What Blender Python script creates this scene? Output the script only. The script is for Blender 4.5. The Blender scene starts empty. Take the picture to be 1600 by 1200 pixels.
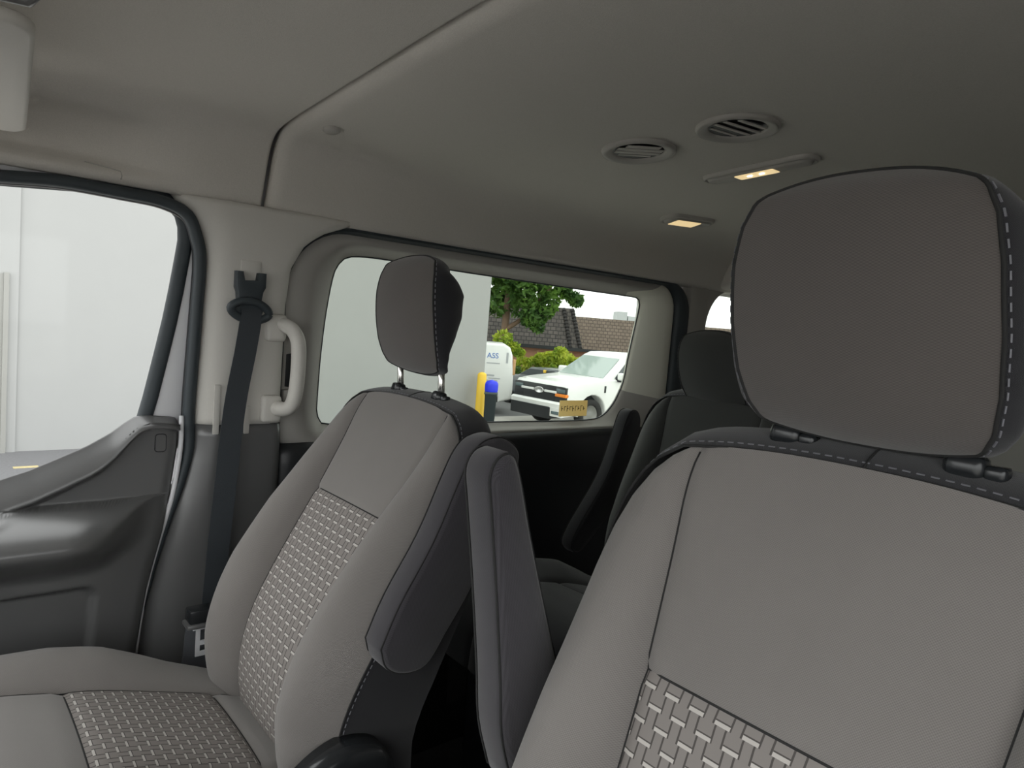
import bpy, bmesh, math, random
import numpy as np
from mathutils import Vector, Matrix

random.seed(7)
rng = np.random.default_rng(7)
scn = bpy.context.scene
COL = scn.collection

# ------------------------------------------------------------------ camera, sky, exposure
# x: across the van (+ = driver side), y: towards the rear, z: up from the cabin floor (metres)
cam_d = bpy.data.cameras.new('camera')
cam = bpy.data.objects.new('camera', cam_d)
COL.objects.link(cam)
cam_d.sensor_fit = 'HORIZONTAL'
cam_d.sensor_width = 36.0
cam_d.lens = 36.0 * 1100 / 1600
cam_d.clip_start = 0.02
cam_d.clip_end = 600
CM = Matrix(((0.64080399, -0.11470758, 0.75908656, 0.675),
             (0.76334825, -0.00998225, -0.64591006, 0.0),
             (0.08166817, 0.99334915, 0.08116516, 1.20),
             (0, 0, 0, 1)))
cam.matrix_world = CM
scn.camera = cam

world = bpy.data.worlds.new('overcast_sky')
scn.world = world
world.use_nodes = True
bg = world.node_tree.nodes['Background']
bg.inputs[0].default_value = (1.0, 1.0, 0.99, 1)
bg.inputs[1].default_value = 1.0

scn.view_settings.view_transform = 'Standard'
scn.view_settings.look = 'None'
scn.view_settings.gamma = 1
scn.view_settings.use_curve_mapping = False
scn.view_settings.exposure = 1.5
scn.cycles.max_bounces = 12
scn.cycles.diffuse_bounces = 6
scn.cycles.transparent_max_bounces = 12

# ------------------------------------------------------------------ materials
MATS = {}
def nodes_of(name):
    m = bpy.data.materials.new(name)
    m.use_nodes = True
    MATS[name] = m
    nt = m.node_tree
    return m, nt, nt.nodes['Principled BSDF']

def mth(nt, op, a, b=None, c=None):
    n = nt.nodes.new('ShaderNodeMath')
    n.operation = op
    for i, v in enumerate((a, b, c)):
        if v is None:
            continue
        if isinstance(v, (int, float)):
            n.inputs[i].default_value = v
        else:
            nt.links.new(v, n.inputs[i])
    return n.outputs[0]

def plain(name, col, rough=0.6, metal=0.0, noise=0.0, nscale=60, bump=0.0, bscale=400, coat=0, spec=0.5):
    m, nt, b = nodes_of(name)
    b.inputs['Roughness'].default_value = rough
    b.inputs['Metallic'].default_value = metal
    b.inputs['Specular IOR Level'].default_value = spec
    b.inputs['Coat Weight'].default_value = coat
    b.inputs['Base Color'].default_value = (*col, 1)
    tc = nt.nodes.new('ShaderNodeTexCoord')
    if noise:
        nz = nt.nodes.new('ShaderNodeTexNoise')
        nz.inputs['Scale'].default_value = nscale
        nz.inputs['Detail'].default_value = 4
        nt.links.new(tc.outputs['Object'], nz.inputs['Vector'])
        mx = nt.nodes.new('ShaderNodeMix')
        mx.data_type = 'RGBA'
        mx.inputs[6].default_value = (*[c * (1 - noise) for c in col], 1)
        mx.inputs[7].default_value = (*[min(1, c * (1 + noise)) for c in col], 1)
        nt.links.new(nz.outputs['Fac'], mx.inputs[0])
        nt.links.new(mx.outputs[2], b.inputs['Base Color'])
    if bump:
        n2 = nt.nodes.new('ShaderNodeTexNoise')
        n2.inputs['Scale'].default_value = bscale
        n2.inputs['Detail'].default_value = 2
        nt.links.new(tc.outputs['Object'], n2.inputs['Vector'])
        bp = nt.nodes.new('ShaderNodeBump')
        bp.inputs['Strength'].default_value = bump
        bp.inputs['Distance'].default_value = 0.002
        nt.links.new(n2.outputs['Fac'], bp.inputs['Height'])
        nt.links.new(bp.outputs['Normal'], b.inputs['Normal'])
    return m

def fabric(name, col, amp=0.16, k=0.0013, kv=None):
    """knitted cloth: fine dot weave in the surface's own metre coordinates"""
    m, nt, b = nodes_of(name)
    b.inputs['Roughness'].default_value = 0.95
    b.inputs['Specular IOR Level'].default_value = 0.15
    b.inputs['Sheen Weight'].default_value = 0.25
    b.inputs['Sheen Roughness'].default_value = 0.6
    uv = nt.nodes.new('ShaderNodeUVMap')
    sp = nt.nodes.new('ShaderNodeSeparateXYZ')
    nt.links.new(uv.outputs[0], sp.inputs[0])
    su = mth(nt, 'SINE', mth(nt, 'MULTIPLY', sp.outputs[0], 2 * math.pi / k))
    sv = mth(nt, 'SINE', mth(nt, 'MULTIPLY', sp.outputs[1], 2 * math.pi / (kv or k)))
    pr = mth(nt, 'MULTIPLY_ADD', mth(nt, 'MULTIPLY', su, sv), 0.5, 0.5)
    tc = nt.nodes.new('ShaderNodeTexCoord')
    nz = nt.nodes.new('ShaderNodeTexNoise')
    nz.inputs['Scale'].default_value = 9
    nz.inputs['Detail'].default_value = 5
    nt.links.new(tc.outputs['Object'], nz.inputs['Vector'])
    fac = mth(nt, 'ADD', mth(nt, 'MULTIPLY', pr, 0.7), mth(nt, 'MULTIPLY', nz.outputs['Fac'], 0.3))
    mx = nt.nodes.new('ShaderNodeMix')
    mx.data_type = 'RGBA'
    mx.inputs[6].default_value = (*[c * (1 - amp) for c in col], 1)
    mx.inputs[7].default_value = (*[c * (1 + amp) for c in col], 1)
    nt.links.new(fac, mx.inputs[0])
    nt.links.new(mx.outputs[2], b.inputs['Base Color'])
    bp = nt.nodes.new('ShaderNodeBump')
    bp.inputs['Strength'].default_value = 0.25
    bp.inputs['Distance'].default_value = 0.0006
    nt.links.new(pr, bp.inputs['Height'])
    nt.links.new(bp.outputs['Normal'], b.inputs['Normal'])
    return m

def weave(name, base, dark, light, P=0.025, Q=0.0147):
    """basket weave of the seat insert: light bars staggered row by row between raised blocks"""
    m, nt, b = nodes_of(name)
    b.inputs['Roughness'].default_value = 0.85
    b.inputs['Specular IOR Level'].default_value = 0.25
    uv = nt.nodes.new('ShaderNodeUVMap')
    sp = nt.nodes.new('ShaderNodeSeparateXYZ')
    nt.links.new(uv.outputs[0], sp.inputs[0])
    v = mth(nt, 'DIVIDE', sp.outputs[1], Q)
    row = mth(nt, 'FLOOR', v)
    fv = mth(nt, 'FRACT', v)
    fu = mth(nt, 'FRACT', mth(nt, 'ADD', mth(nt, 'DIVIDE', sp.outputs[0], P), mth(nt, 'MULTIPLY', row, 0.5)))
    inbar = mth(nt, 'LESS_THAN', fv, 0.22)
    inlen = mth(nt, 'LESS_THAN', fu, 0.56)
    bar = mth(nt, 'MULTIPLY', inbar, inlen)
    e1 = mth(nt, 'LESS_THAN', mth(nt, 'ABSOLUTE', mth(nt, 'SUBTRACT', fu, 0.58)), 0.035)
    e2 = mth(nt, 'LESS_THAN', mth(nt, 'ABSOLUTE', mth(nt, 'SUBTRACT', fu, 0.96)), 0.035)
    edge = mth(nt, 'MULTIPLY', mth(nt, 'MAXIMUM', e1, e2), mth(nt, 'SUBTRACT', 1.0, bar))
    e3 = mth(nt, 'MULTIPLY', mth(nt, 'LESS_THAN', mth(nt, 'ABSOLUTE', mth(nt, 'SUBTRACT', fv, 0.26)), 0.04), inlen)
    edge = mth(nt, 'MAXIMUM', edge, e3)
    m1 = nt.nodes.new('ShaderNodeMix'); m1.data_type = 'RGBA'
    m1.inputs[6].default_value = (*base, 1); m1.inputs[7].default_value = (*light, 1)
    nt.links.new(bar, m1.inputs[0])
    m2 = nt.nodes.new('ShaderNodeMix'); m2.data_type = 'RGBA'
    nt.links.new(m1.outputs[2], m2.inputs[6]); m2.inputs[7].default_value = (*dark, 1)
    nt.links.new(edge, m2.inputs[0])
    nt.links.new(m2.outputs[2], b.inputs['Base Color'])
    h = mth(nt, 'SUBTRACT', mth(nt, 'MULTIPLY', mth(nt, 'SUBTRACT', 1.0, bar), 1.0), mth(nt, 'MULTIPLY', edge, 1.4))
    bp = nt.nodes.new('ShaderNodeBump')
    bp.inputs['Strength'].default_value = 0.5
    bp.inputs['Distance'].default_value = 0.001
    nt.links.new(h, bp.inputs['Height'])
    nt.links.new(bp.outputs['Normal'], b.inputs['Normal'])
    return m

def glass(name, tint, refl=0.06):
    m = bpy.data.materials.new(name)
    m.use_nodes = True
    MATS[name] = m
    nt = m.node_tree
    nt.nodes.clear()
    out = nt.nodes.new('ShaderNodeOutputMaterial')
    tr = nt.nodes.new('ShaderNodeBsdfTransparent')
    tr.inputs[0].default_value = (*tint, 1)
    gl = nt.nodes.new('ShaderNodeBsdfGlossy')
    gl.inputs['Roughness'].default_value = 0.02
    gl.inputs[0].default_value = (1, 1, 1, 1)
    mx = nt.nodes.new('ShaderNodeMixShader')
    mx.inputs[0].default_value = refl
    nt.links.new(tr.outputs[0], mx.inputs[1])
    nt.links.new(gl.outputs[0], mx.inputs[2])
    nt.links.new(mx.outputs[0], out.inputs[0])
    return m

def emit(name, col, strength):
    m, nt, b = nodes_of(name)
    b.inputs['Base Color'].default_value = (*col, 1)
    b.inputs['Emission Color'].default_value = (*col, 1)
    b.inputs['Emission Strength'].default_value = strength
    return m

plain('headliner', (0.65, 0.62, 0.575), 0.95, noise=0.10, nscale=420, bump=0.35, bscale=900, spec=0.1)
plain('beige_plastic', (0.60, 0.58, 0.54), 0.55, noise=0.03, nscale=300, bump=0.1, bscale=900, spec=0.3)
plain('grey_plastic', (0.40, 0.385, 0.36), 0.6, noise=0.03, nscale=300, spec=0.3)
plain('jamb_beige', (0.76, 0.75, 0.66), 0.6, spec=0.3)
plain('grey_plastic2', (0.45, 0.43, 0.40), 0.55, spec=0.3)
plain('dark_plastic', (0.12, 0.12, 0.12), 0.30, noise=0.05, nscale=500, bump=0.05, bscale=900, spec=0.75)
plain('black_plastic', (0.022, 0.024, 0.027), 0.42, bump=0.1, bscale=800)
plain('gloss_black', (0.018, 0.02, 0.022), 0.22)
plain('rubber', (0.035, 0.045, 0.052), 0.55)
plain('lap_webbing', (0.10, 0.105, 0.115), 0.7, bump=0.3, bscale=700)
plain('webbing', (0.038, 0.045, 0.052), 0.7, bump=0.3, bscale=700)
plain('chrome', (0.78, 0.77, 0.73), 0.16, 1.0)
plain('steel', (0.7, 0.7, 0.7), 0.3, 1.0)
plain('white_paint', (0.72, 0.72, 0.74), 0.35)
plain('carpet', (0.02, 0.02, 0.022), 0.95, noise=0.4, nscale=200, bump=0.5)
fabric('grey_cloth', (0.194, 0.180, 0.170), 0.30, 0.0021)
fabric('shaded_rear_cloth', (0.050, 0.052, 0.050), 0.30, 0.0030)  # seat cloth darkened: the shade at the second row is in the colour
fabric('shaded_headrest_cloth', (0.098, 0.087, 0.081), 0.30, 0.0040, 0.0021)  # same cloth as the backrests, with headrest shade put into its colour
fabric('black_cloth', (0.016, 0.016, 0.019), 0.35, 0.0016)
fabric('twill_cloth', (0.042, 0.039, 0.045), 0.5, 0.0020, 0.0020)
weave('basket_weave', (0.24, 0.22, 0.207), (0.085, 0.077, 0.073), (0.52, 0.49, 0.46))
plain('thread_dark', (0.02, 0.02, 0.02), 0.9)
plain('thread_light', (0.19, 0.19, 0.21), 0.8)
glass('clear_glass', (0.97, 0.98, 0.98), 0.006)
glass('dimming_glass', (0.22, 0.215, 0.205), 0.006)  # deep tint given to unseen windows to cut light in the rear
glass('tinted_glass', (0.76, 0.79, 0.76), 0.006)
emit('lamp_lens', (1.0, 0.76, 0.40), 0.24)
emit('led', (1.0, 0.90, 0.70), 5)
plain('lens_frosted', (0.8, 0.72, 0.6), 0.4)
# outdoors
plain('render_wall', (0.365, 0.37, 0.363), 0.9, noise=0.03, nscale=1.5, bump=0.2, bscale=40)
plain('door_grey', (0.30, 0.30, 0.28), 0.6)
plain('asphalt', (0.16, 0.16, 0.165), 0.95, noise=0.25, nscale=30, bump=0.3, bscale=60)
plain('concrete', (0.42, 0.405, 0.38), 0.9, noise=0.12, nscale=4)
plain('yellow_paint', (0.85, 0.55, 0.05), 0.5)
plain('yellow_worn', (0.50, 0.42, 0.22), 0.8, noise=0.3, nscale=20)
plain('tail_tan', (0.55, 0.32, 0.15), 0.5)
plain('rim_grey', (0.25, 0.25, 0.24), 0.4, 0.6)
plain('car_white', (0.82, 0.83, 0.82), 0.25, coat=0.3)
plain('car_black', (0.018, 0.02, 0.023), 0.4)
plain('car_grey', (0.10, 0.11, 0.12), 0.3, coat=0.4)
plain('pale_reflection_glass', (0.36, 0.43, 0.41), 0.06, spec=0.8)  # pale base colour stands in for the reflection on the windscreen
plain('car_glass_dark', (0.05, 0.06, 0.065), 0.06, spec=0.8)
plain('amber', (0.85, 0.25, 0.03), 0.3)
plain('lamp_grey', (0.10, 0.14, 0.15), 0.15)
plain('tyre', (0.02, 0.02, 0.02), 0.85)
plain('blue_plastic', (0.02, 0.04, 0.75), 0.4)
plain('bin_dark', (0.05, 0.065, 0.07), 0.6)
plain('blue_print', (0.06, 0.18, 0.55), 0.6)
plain('grey_print', (0.42, 0.44, 0.46), 0.6)
plain('bark', (0.20, 0.13, 0.09), 0.9, noise=0.3, nscale=6)
plain('brick_pink', (0.42, 0.22, 0.14), 0.9, noise=0.15, nscale=5)
plain('far_grey', (0.55, 0.57, 0.57), 0.9)
plain('sticker_tan', (0.93, 0.78, 0.48), 0.7, noise=0.15, nscale=90)
plain('sticker_ink', (0.10, 0.07, 0.03), 0.7)

def leaf(name, c0, c1, through=0.35):
    m, nt, b = nodes_of(name)
    b.inputs['Roughness'].default_value = 0.6
    oi = nt.nodes.new('ShaderNodeTexCoord')
    nz = nt.nodes.new('ShaderNodeTexNoise')
    nz.inputs['Scale'].default_value = 2.2
    nz.inputs['Detail'].default_value = 5
    nt.links.new(oi.outputs['Object'], nz.inputs['Vector'])
    r = nt.nodes.new('ShaderNodeValToRGB')
    r.color_ramp.elements[0].position = 0.35
    r.color_ramp.elements[0].color = (*c0, 1)
    r.color_ramp.elements[1].position = 0.65
    r.color_ramp.elements[1].color = (*c1, 1)
    nt.links.new(nz.outputs['Fac'], r.inputs[0])
    nt.links.new(r.outputs[0], b.inputs['Base Color'])
    tl = nt.nodes.new('ShaderNodeBsdfTranslucent')
    nt.links.new(r.outputs[0], tl.inputs[0])
    mx = nt.nodes.new('ShaderNodeMixShader')
    mx.inputs[0].default_value = through
    out = nt.nodes['Material Output']
    nt.links.new(b.outputs[0], mx.inputs[1])
    nt.links.new(tl.outputs[0], mx.inputs[2])
    nt.links.new(mx.outputs[0], out.inputs[0])
leaf('sticker_paper', (0.80, 0.66, 0.38), (0.92, 0.80, 0.52), 0.6)
leaf('tree_leaf', (0.03, 0.09, 0.015), (0.14, 0.27, 0.04))
leaf('hedge_leaf', (0.20, 0.34, 0.03), (0.60, 0.66, 0.08))

def shingle(name, c0, c1, mortar):
    m, nt, b = nodes_of(name)
    b.inputs['Roughness'].default_value = 0.9
    uv = nt.nodes.new('ShaderNodeUVMap')
    br = nt.nodes.new('ShaderNodeTexBrick')
    br.inputs['Color1'].default_value = (*c0, 1)
    br.inputs['Color2'].default_value = (*c1, 1)
    br.inputs['Mortar'].default_value = (*mortar, 1)
    br.inputs['Scale'].default_value = 1.0
    br.inputs['Mortar Size'].default_value = 0.018
    br.inputs['Brick Width'].default_value = 0.24
    br.inputs['Row Height'].default_value = 0.18
    nt.links.new(uv.outputs[0], br.inputs['Vector'])
    nt.links.new(br.outputs['Color'], b.inputs['Base Color'])
shingle('shingle_dark', (0.075, 0.066, 0.062), (0.11, 0.095, 0.088), (0.03, 0.027, 0.027))
shingle('shingle_brown', (0.16, 0.125, 0.10), (0.20, 0.155, 0.125), (0.075, 0.06, 0.05))

# ------------------------------------------------------------------ mesh helpers
def link(o, parent=None):
    COL.objects.link(o)
    if parent is not None:
        o.parent = parent
        o.matrix_parent_inverse = parent.matrix_world.inverted() if False else Matrix.Identity(4)
    return o

ORIGIN = {}
XF = None
def empty(name, loc, label=None, cat=None, group=None, kind=None):
    o = bpy.data.objects.new(name, None)
    o.empty_display_size = 0.05
    o.location = loc
    link(o)
    tag(o, label, cat, group, kind)
    ORIGIN[o.name] = Vector(loc)
    return o

def tag(o, label=None, cat=None, group=None, kind=None):
    if label: o['label'] = label
    if cat: o['category'] = cat
    if group: o['group'] = group
    if kind: o['kind'] = kind
    return o

def world_origin(o):
    v = Vector((0, 0, 0))
    while o is not None:
        v += o.location
        o = o.parent
    return v

def mesh(name, verts, faces, mat, parent=None, smooth=True, uvs=None, origin=None, label=None):
    """verts are world coordinates; the object gets its own origin"""
    V = np.asarray(verts, float)
    if XF is not None:
        V = np.array([tuple(XF @ Vector(tuple(map(float, p)))) for p in V])
    if origin is None:
        origin = (V.min(0) + V.max(0)) / 2
        origin[2] = V[:, 2].min()
    org = Vector([float(c) for c in origin])
    me = bpy.data.meshes.new(name)
    me.from_pydata([tuple(map(float, p - np.array(org))) for p in V], [], [tuple(f) for f in faces])
    me.materials.append(MATS[mat])
    if smooth:
        for p in me.polygons:
            p.use_smooth = True
    if uvs is not None:
        ul = me.uv_layers.new(name='UVMap')
        for lp in me.loops:
            ul.data[lp.index].uv = uvs[lp.vertex_index]
    me.update()
    o = bpy.data.objects.new(name, me)
    po = world_origin(parent) if parent is not None else Vector((0, 0, 0))
    o.location = org - po
    link(o, parent)
    if label: o['label'] = label
    return o

def grid(name, fn, us, vs, mat, parent=None, smooth=True, uvfn=None, flip=False, solid=0.0, **kw):
    nu, nv = len(us), len(vs)
    verts, uvs = [], []
    for v in vs:
        for u in us:
            verts.append(fn(u, v))
            uvs.append(uvfn(u, v) if uvfn else (u, v))
    faces = []
    for j in range(nv - 1):
        for i in range(nu - 1):
            f = (j * nu + i, j * nu + i + 1, (j + 1) * nu + i + 1, (j + 1) * nu + i)
            faces.append(f[::-1] if flip else f)
    o = mesh(name, verts, faces, mat, parent, smooth, uvs, **kw)
    if solid:
        md = o.modifiers.new('thickness', 'SOLIDIFY')
        md.thickness = solid
        md.offset = -1
    return o

def loft(name, loops, mat, parent=None, closed=True, cap0=False, cap1=False, smooth=True, **kw):
    n = len(loops[0])
    verts = [p for L in loops for p in L]
    faces = []
    for j in range(len(loops) - 1):
        for i in range(n if closed else n - 1):
            k = (i + 1) % n
            faces.append((j * n + i, j * n + k, (j + 1) * n + k, (j + 1) * n + i))
    if cap0: faces.append(tuple(range(n))[::-1])
    if cap1: faces.append(tuple((len(loops) - 1) * n + i for i in range(n)))
    return mesh(name, verts, faces, mat, parent, smooth, **kw)

def tube_geo(pts, r, n=8, cap=True):
    pts = [np.array(p, float) for p in pts]
    verts, faces = [], []
    up = np.array([0.123, 0.31, 0.94])
    prev = None
    for i, p in enumerate(pts):
        a = pts[max(0, i - 1)]; b = pts[min(len(pts) - 1, i + 1)]
        t = b - a; t /= (np.linalg.norm(t) + 1e-12)
        if prev is None:
            s = np.cross(t, up)
            if np.linalg.norm(s) < 1e-3: s = np.cross(t, [1, 0, 0])
        else:
            s = prev - t * prev.dot(t)
        s /= np.linalg.norm(s); prev = s
        w = np.cross(t, s)
        rr = r[i] if hasattr(r, '__len__') else r
        for k in range(n):
            a_ = 2 * math.pi * k / n
            verts.append(p + rr * (math.cos(a_) * s + math.sin(a_) * w))
    for j in range(len(pts) - 1):
        for k in range(n):
            m = (k + 1) % n
            faces.append((j * n + k, j * n + m, (j + 1) * n + m, (j + 1) * n + k))
    if cap:
        faces.append(tuple(range(n))[::-1])
        faces.append(tuple((len(pts) - 1) * n + k for k in range(n)))
    return verts, faces

def tube(name, pts, r, mat, parent=None, n=8, **kw):
    v, f = tube_geo(pts, r, n)
    return mesh(name, v, f, mat, parent, **kw)

def catmull(pts, n=8):
    P = [np.array(p, float) for p in pts]
    P = [2 * P[0] - P[1]] + P + [2 * P[-1] - P[-2]]
    out = []
    for i in range(1, len(P) - 2):
        for k in range(n):
            t = k / n
            a, b, c, d_ = P[i - 1], P[i], P[i + 1], P[i + 2]
            out.append(0.5 * (2 * b + (c - a) * t + (2 * a - 5 * b + 4 * c - d_) * t * t + (3 * b - a - 3 * c + d_) * t ** 3))
    out.append(P[-2])
    return out

def bm_obj(name, bm, mat, parent=None, bevel=0.0, seg=2, smooth=True, origin=None, label=None):
    if bevel:
        bmesh.ops.bevel(bm, geom=[e for e in bm.edges], offset=bevel, segments=seg, affect='EDGES', profile=0.5, clamp_overlap=True)
    bmesh.ops.recalc_face_normals(bm, faces=bm.faces)
    bmesh.ops.triangulate(bm, faces=[f for f in bm.faces if len(f.verts) > 4])
    V = [tuple(v.co) for v in bm.verts]
    bm.verts.index_update()
    F = [[v.index for v in f.verts] for f in bm.faces]
    o = mesh(name, V, F, mat, parent, False, origin=origin, label=label)
    bm.free()
    if smooth:
        for p in o.data.polygons:
            p.use_smooth = True
        o.data.set_sharp_from_angle(angle=math.radians(38))
    return o

def box(name, lo, hi, mat, parent=None, bevel=0.0, seg=2, M=None, **kw):
    bm = bmesh.new()
    bmesh.ops.create_cube(bm, size=1)
    for v in bm.verts:
        v.co = Vector([lo[i] + (v.co[i] + 0.5) * (hi[i] - lo[i]) for i in range(3)])
    if bevel:
        bmesh.ops.bevel(bm, geom=list(bm.edges), offset=bevel, segments=seg, affect='EDGES', profile=0.5)
        bevel = 0
    if M is not None:
        bmesh.ops.transform(bm, matrix=M, verts=bm.verts)
    return bm_obj(name, bm, mat, parent, **kw)

def prism(name, poly, axis, a, b, mat, parent=None, bevel=0.0, seg=2, M=None, **kw):
    """polygon (two coordinates) pushed along the axis from a to b"""
    bm = bmesh.new()
    def mk(p, t):
        q = [0, 0, 0]
        o = [i for i in range(3) if i != axis]
        q[o[0]], q[o[1]], q[axis] = p[0], p[1], t
        return bm.verts.new(q)
    A = [mk(p, a) for p in poly]
    B = [mk(p, b) for p in poly]
    n = len(poly)
    bm.faces.new(A[::-1]); bm.faces.new(B)
    for i in range(n):
        k = (i + 1) % n
        bm.faces.new((A[i], A[k], B[k], B[i]))
    if bevel:
        bmesh.ops.recalc_face_normals(bm, faces=bm.faces)
        caps = [e for e in bm.edges if abs(e.verts[0].co[axis] - e.verts[1].co[axis]) < 1e-7]
        bmesh.ops.bevel(bm, geom=caps, offset=bevel, segments=seg, affect='EDGES', profile=0.5, clamp_overlap=True)
    if M is not None:
        bmesh.ops.transform(bm, matrix=M, verts=bm.verts)
    return bm_obj(name, bm, mat, parent, **kw)

def roundrect(x0, x1, y0, y1, r, n=8):
    """closed loop, corners: (x0,y0) (x1,y0) (x1,y1) (x0,y1)"""
    if not hasattr(r, '__len__'): r = (r,) * 4
    out = []
    for (cx, cy, sx, sy, rr, a0) in ((x0, y0, 1, 1, r[0], 180), (x1, y0, -1, 1, r[1], 270), (x1, y1, -1, -1, r[2], 0), (x0, y1, 1, -1, r[3], 90)):
        for k in range(n + 1):
            a = math.radians(a0 + 90 * k / n)
            out.append((cx + sx * rr + rr * math.cos(a), cy + sy * rr + rr * math.sin(a)))
    return out

def offset_loop(L, d):
    n = len(L); out = []
    area = sum(L[i][0] * L[(i + 1) % n][1] - L[(i + 1) % n][0] * L[i][1] for i in range(n))
    sg = 1 if area > 0 else -1
    for i in range(n):
        a, b, c = np.array(L[i - 1]), np.array(L[i]), np.array(L[(i + 1) % n])
        t1 = (b - a) / (np.linalg.norm(b - a) + 1e-9); t2 = (c - b) / (np.linalg.norm(c - b) + 1e-9)
        t = t1 + t2; t /= np.linalg.norm(t) + 1e-9
        nrm = np.array([t[1], -t[0]]) * sg
        k = 1 / max(0.5, float(np.dot(nrm, [t1[1] * sg, -t1[0] * sg])))
        out.append(tuple(b + nrm * d * min(k, 1.6)))
    return out

def yz(L, x):
    return [(x, p[0], p[1]) for p in L]

def lin(a, b, n):
    return [a + (b - a) * i / (n - 1) for i in range(n)]

def tab(z, T):
    return float(np.interp(z, [t[0] for t in T], [t[1] for t in T]))

# ------------------------------------------------------------------ the van body
def structure(o, label, cat='van interior'):
    return tag(o, label, cat, kind='structure')

structure(box('floor', (-0.93, -1.3, -0.06), (0.93, 3.7, 0.0), 'carpet'), 'black carpeted floor of the van', 'floor')

def mk_profile(half):
    full = half + [(-x, z) for x, z in half[-2::-1]]
    return [tuple(p) for p in catmull(full, 4)]
CPA = mk_profile([(-0.856, 1.388), (-0.843, 1.400), (-0.832, 1.430), (-0.818, 1.476), (-0.803, 1.515), (-0.784, 1.538), (-0.755, 1.550), (-0.68, 1.560), (-0.55, 1.571),
                  (-0.374, 1.585), (-0.2, 1.599), (0, 1.609)])
CPB = mk_profile([(-0.860, 1.388), (-0.838, 1.397), (-0.828, 1.420), (-0.815, 1.455), (-0.795, 1.494), (-0.765, 1.522), (-0.725, 1.541), (-0.66, 1.557), (-0.55, 1.571),
                  (-0.374, 1.585), (-0.2, 1.599), (0, 1.609)])
NP = len(CPA)
def smst(a, b, x):
    t = min(1, max(0, (x - a) / (b - a)))
    return t * t * (3 - 2 * t)
def ceil_prof(i, y):
    k = smst(0.6, 1.3, y)
    a, b = CPA[i], CPB[i]
    return (a[0] + (b[0] - a[0]) * k, a[1] + (b[1] - a[1]) * k)
def ceil_z(x):
    return float(np.interp(x, [p[0] for p in CPB], [p[1] for p in CPB]))
# rear headliner: its front edge is a rounded nose that turns up at the seam
def rear_ceil(i, y):
    i = int(i)
    x, z = ceil_prof(i, y)
    s = max(0.0, min(1.0, (0.597 - y) / 0.031))
    if s > 0:
        dz = 0.022 * (1 - math.sqrt(max(0, 1 - s * s)))
        a = ceil_prof(max(0, i - 1), y); b = ceil_prof(min(NP - 1, i + 1), y)
        tx, tz = b[0] - a[0], b[1] - a[1]
        L = math.hypot(tx, tz)
        return (x - tz / L * dz, y, z + tx / L * dz)
    return (x, y, z)
ys = [0.566, 0.567, 0.569, 0.573, 0.579, 0.587, 0.597] + lin(0.66, 3.7, 40)
o = grid('ceiling_rear', rear_ceil, range(NP), ys, 'headliner', solid=0.008, flip=True, uvfn=lambda u, v: (CPA[int(u)][0], v))
structure(o, 'grey fabric headliner behind the seam with its vents and lamps', 'ceiling')
def front_ceil(i, y):
    i = int(i)
    x, z = CPA[i]
    up = 0.012 * smst(0.35, 0.43, -y + 0.83) * smst(1.46, 1.40, z)
    lip = 0.02 * smst(0.552, 0.562, y) ** 2
    a = CPA[max(0, i - 1)]; b = CPA[min(NP - 1, i + 1)]
    tx, tz = b[0] - a[0], b[1] - a[1]
    L = math.hypot(tx, tz)
    d = 0.008 + lip + 0.042 * smst(0.42, 0.22, y) * smst(1.535, 1.49, z) * smst(1.405, 1.440, z)
    return (x - tz / L * d, y, z + tx / L * d + up)
o = grid('ceiling_front', front_ceil, range(NP), lin(-0.6, 0.54, 30) + [0.546, 0.550, 0.554, 0.558, 0.562], 'headliner', solid=0.008, flip=True, uvfn=lambda u, v: (CPA[int(u)][0], v))
structure(o, 'grey fabric headliner above the front doors, ahead of the seam', 'ceiling')
# roof backing above the seam gap
structure(box('wall_top', (-0.93, -0.62, 1.66), (0.93, 3.72, 1.69), 'white_paint'), 'white painted roof skin of the van', 'roof')

# body skin of the passenger side and the driver side
def skin(name, s, label):
    bm = bmesh.new()
    def bx(y0, y1, z0, z1, x0=0.925, x1=0.955):
        g = bmesh.ops.create_cube(bm, size=1)['verts']
        for v in g:
            v.co = Vector((s * (x0 + (v.co.x + .5) * (x1 - x0)), y0 + (v.co.y + .5) * (y1 - y0), z0 + (v.co.z + .5) * (z1 - z0)))
    bx(-0.6, 3.7, 1.40, 1.68, 0.885)
    bx(0.465, 0.69, -0.1, 1.40)
    bx(1.93, 2.19, -0.1, 1.40)
    bx(3.3, 3.7, -0.1, 1.40)
    bx(0.69, 3.3, -0.1, 0.90, 0.942)
    if s < 0:
        bx(-0.9, 0.465, -0.1, 0.80, 0.935)
    else:
        bx(-0.9, 0.465, -0.1, 0.84)  # lower skin of a closed driver door, added to block side light
    return structure(bm_obj(name, bm, 'white_paint', smooth=False), label, 'van body')
skin('wall_right', -1, 'white outer body of the van on the passenger side')
skin('wall_left', 1, 'white outer body of the van on the driver side')
for i, (y0, y1, z0, z1) in enumerate(((0.78, 1.93, 0.93, 1.36), (2.22, 3.28, 0.98, 1.375))):
    o = box('window_%d' % (i + 5), (0.905, y0 - .1, z0 - .03), (0.91, y1 + .02, z1 + .04), 'dimming_glass')
    structure(o, ('unseen side glass behind the driver door, darkened to cut light' if i == 0 else 'unseen rear side glass on the driver side, darkened to cut light'), 'window')
structure(box('window_9', (0.905, -0.9, 0.82), (0.91, 0.47, 1.42), 'clear_glass'), 'clear glass of a closed driver door added to block side light', 'window')  # unseen closed door pane, added as a side light blocker
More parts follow.
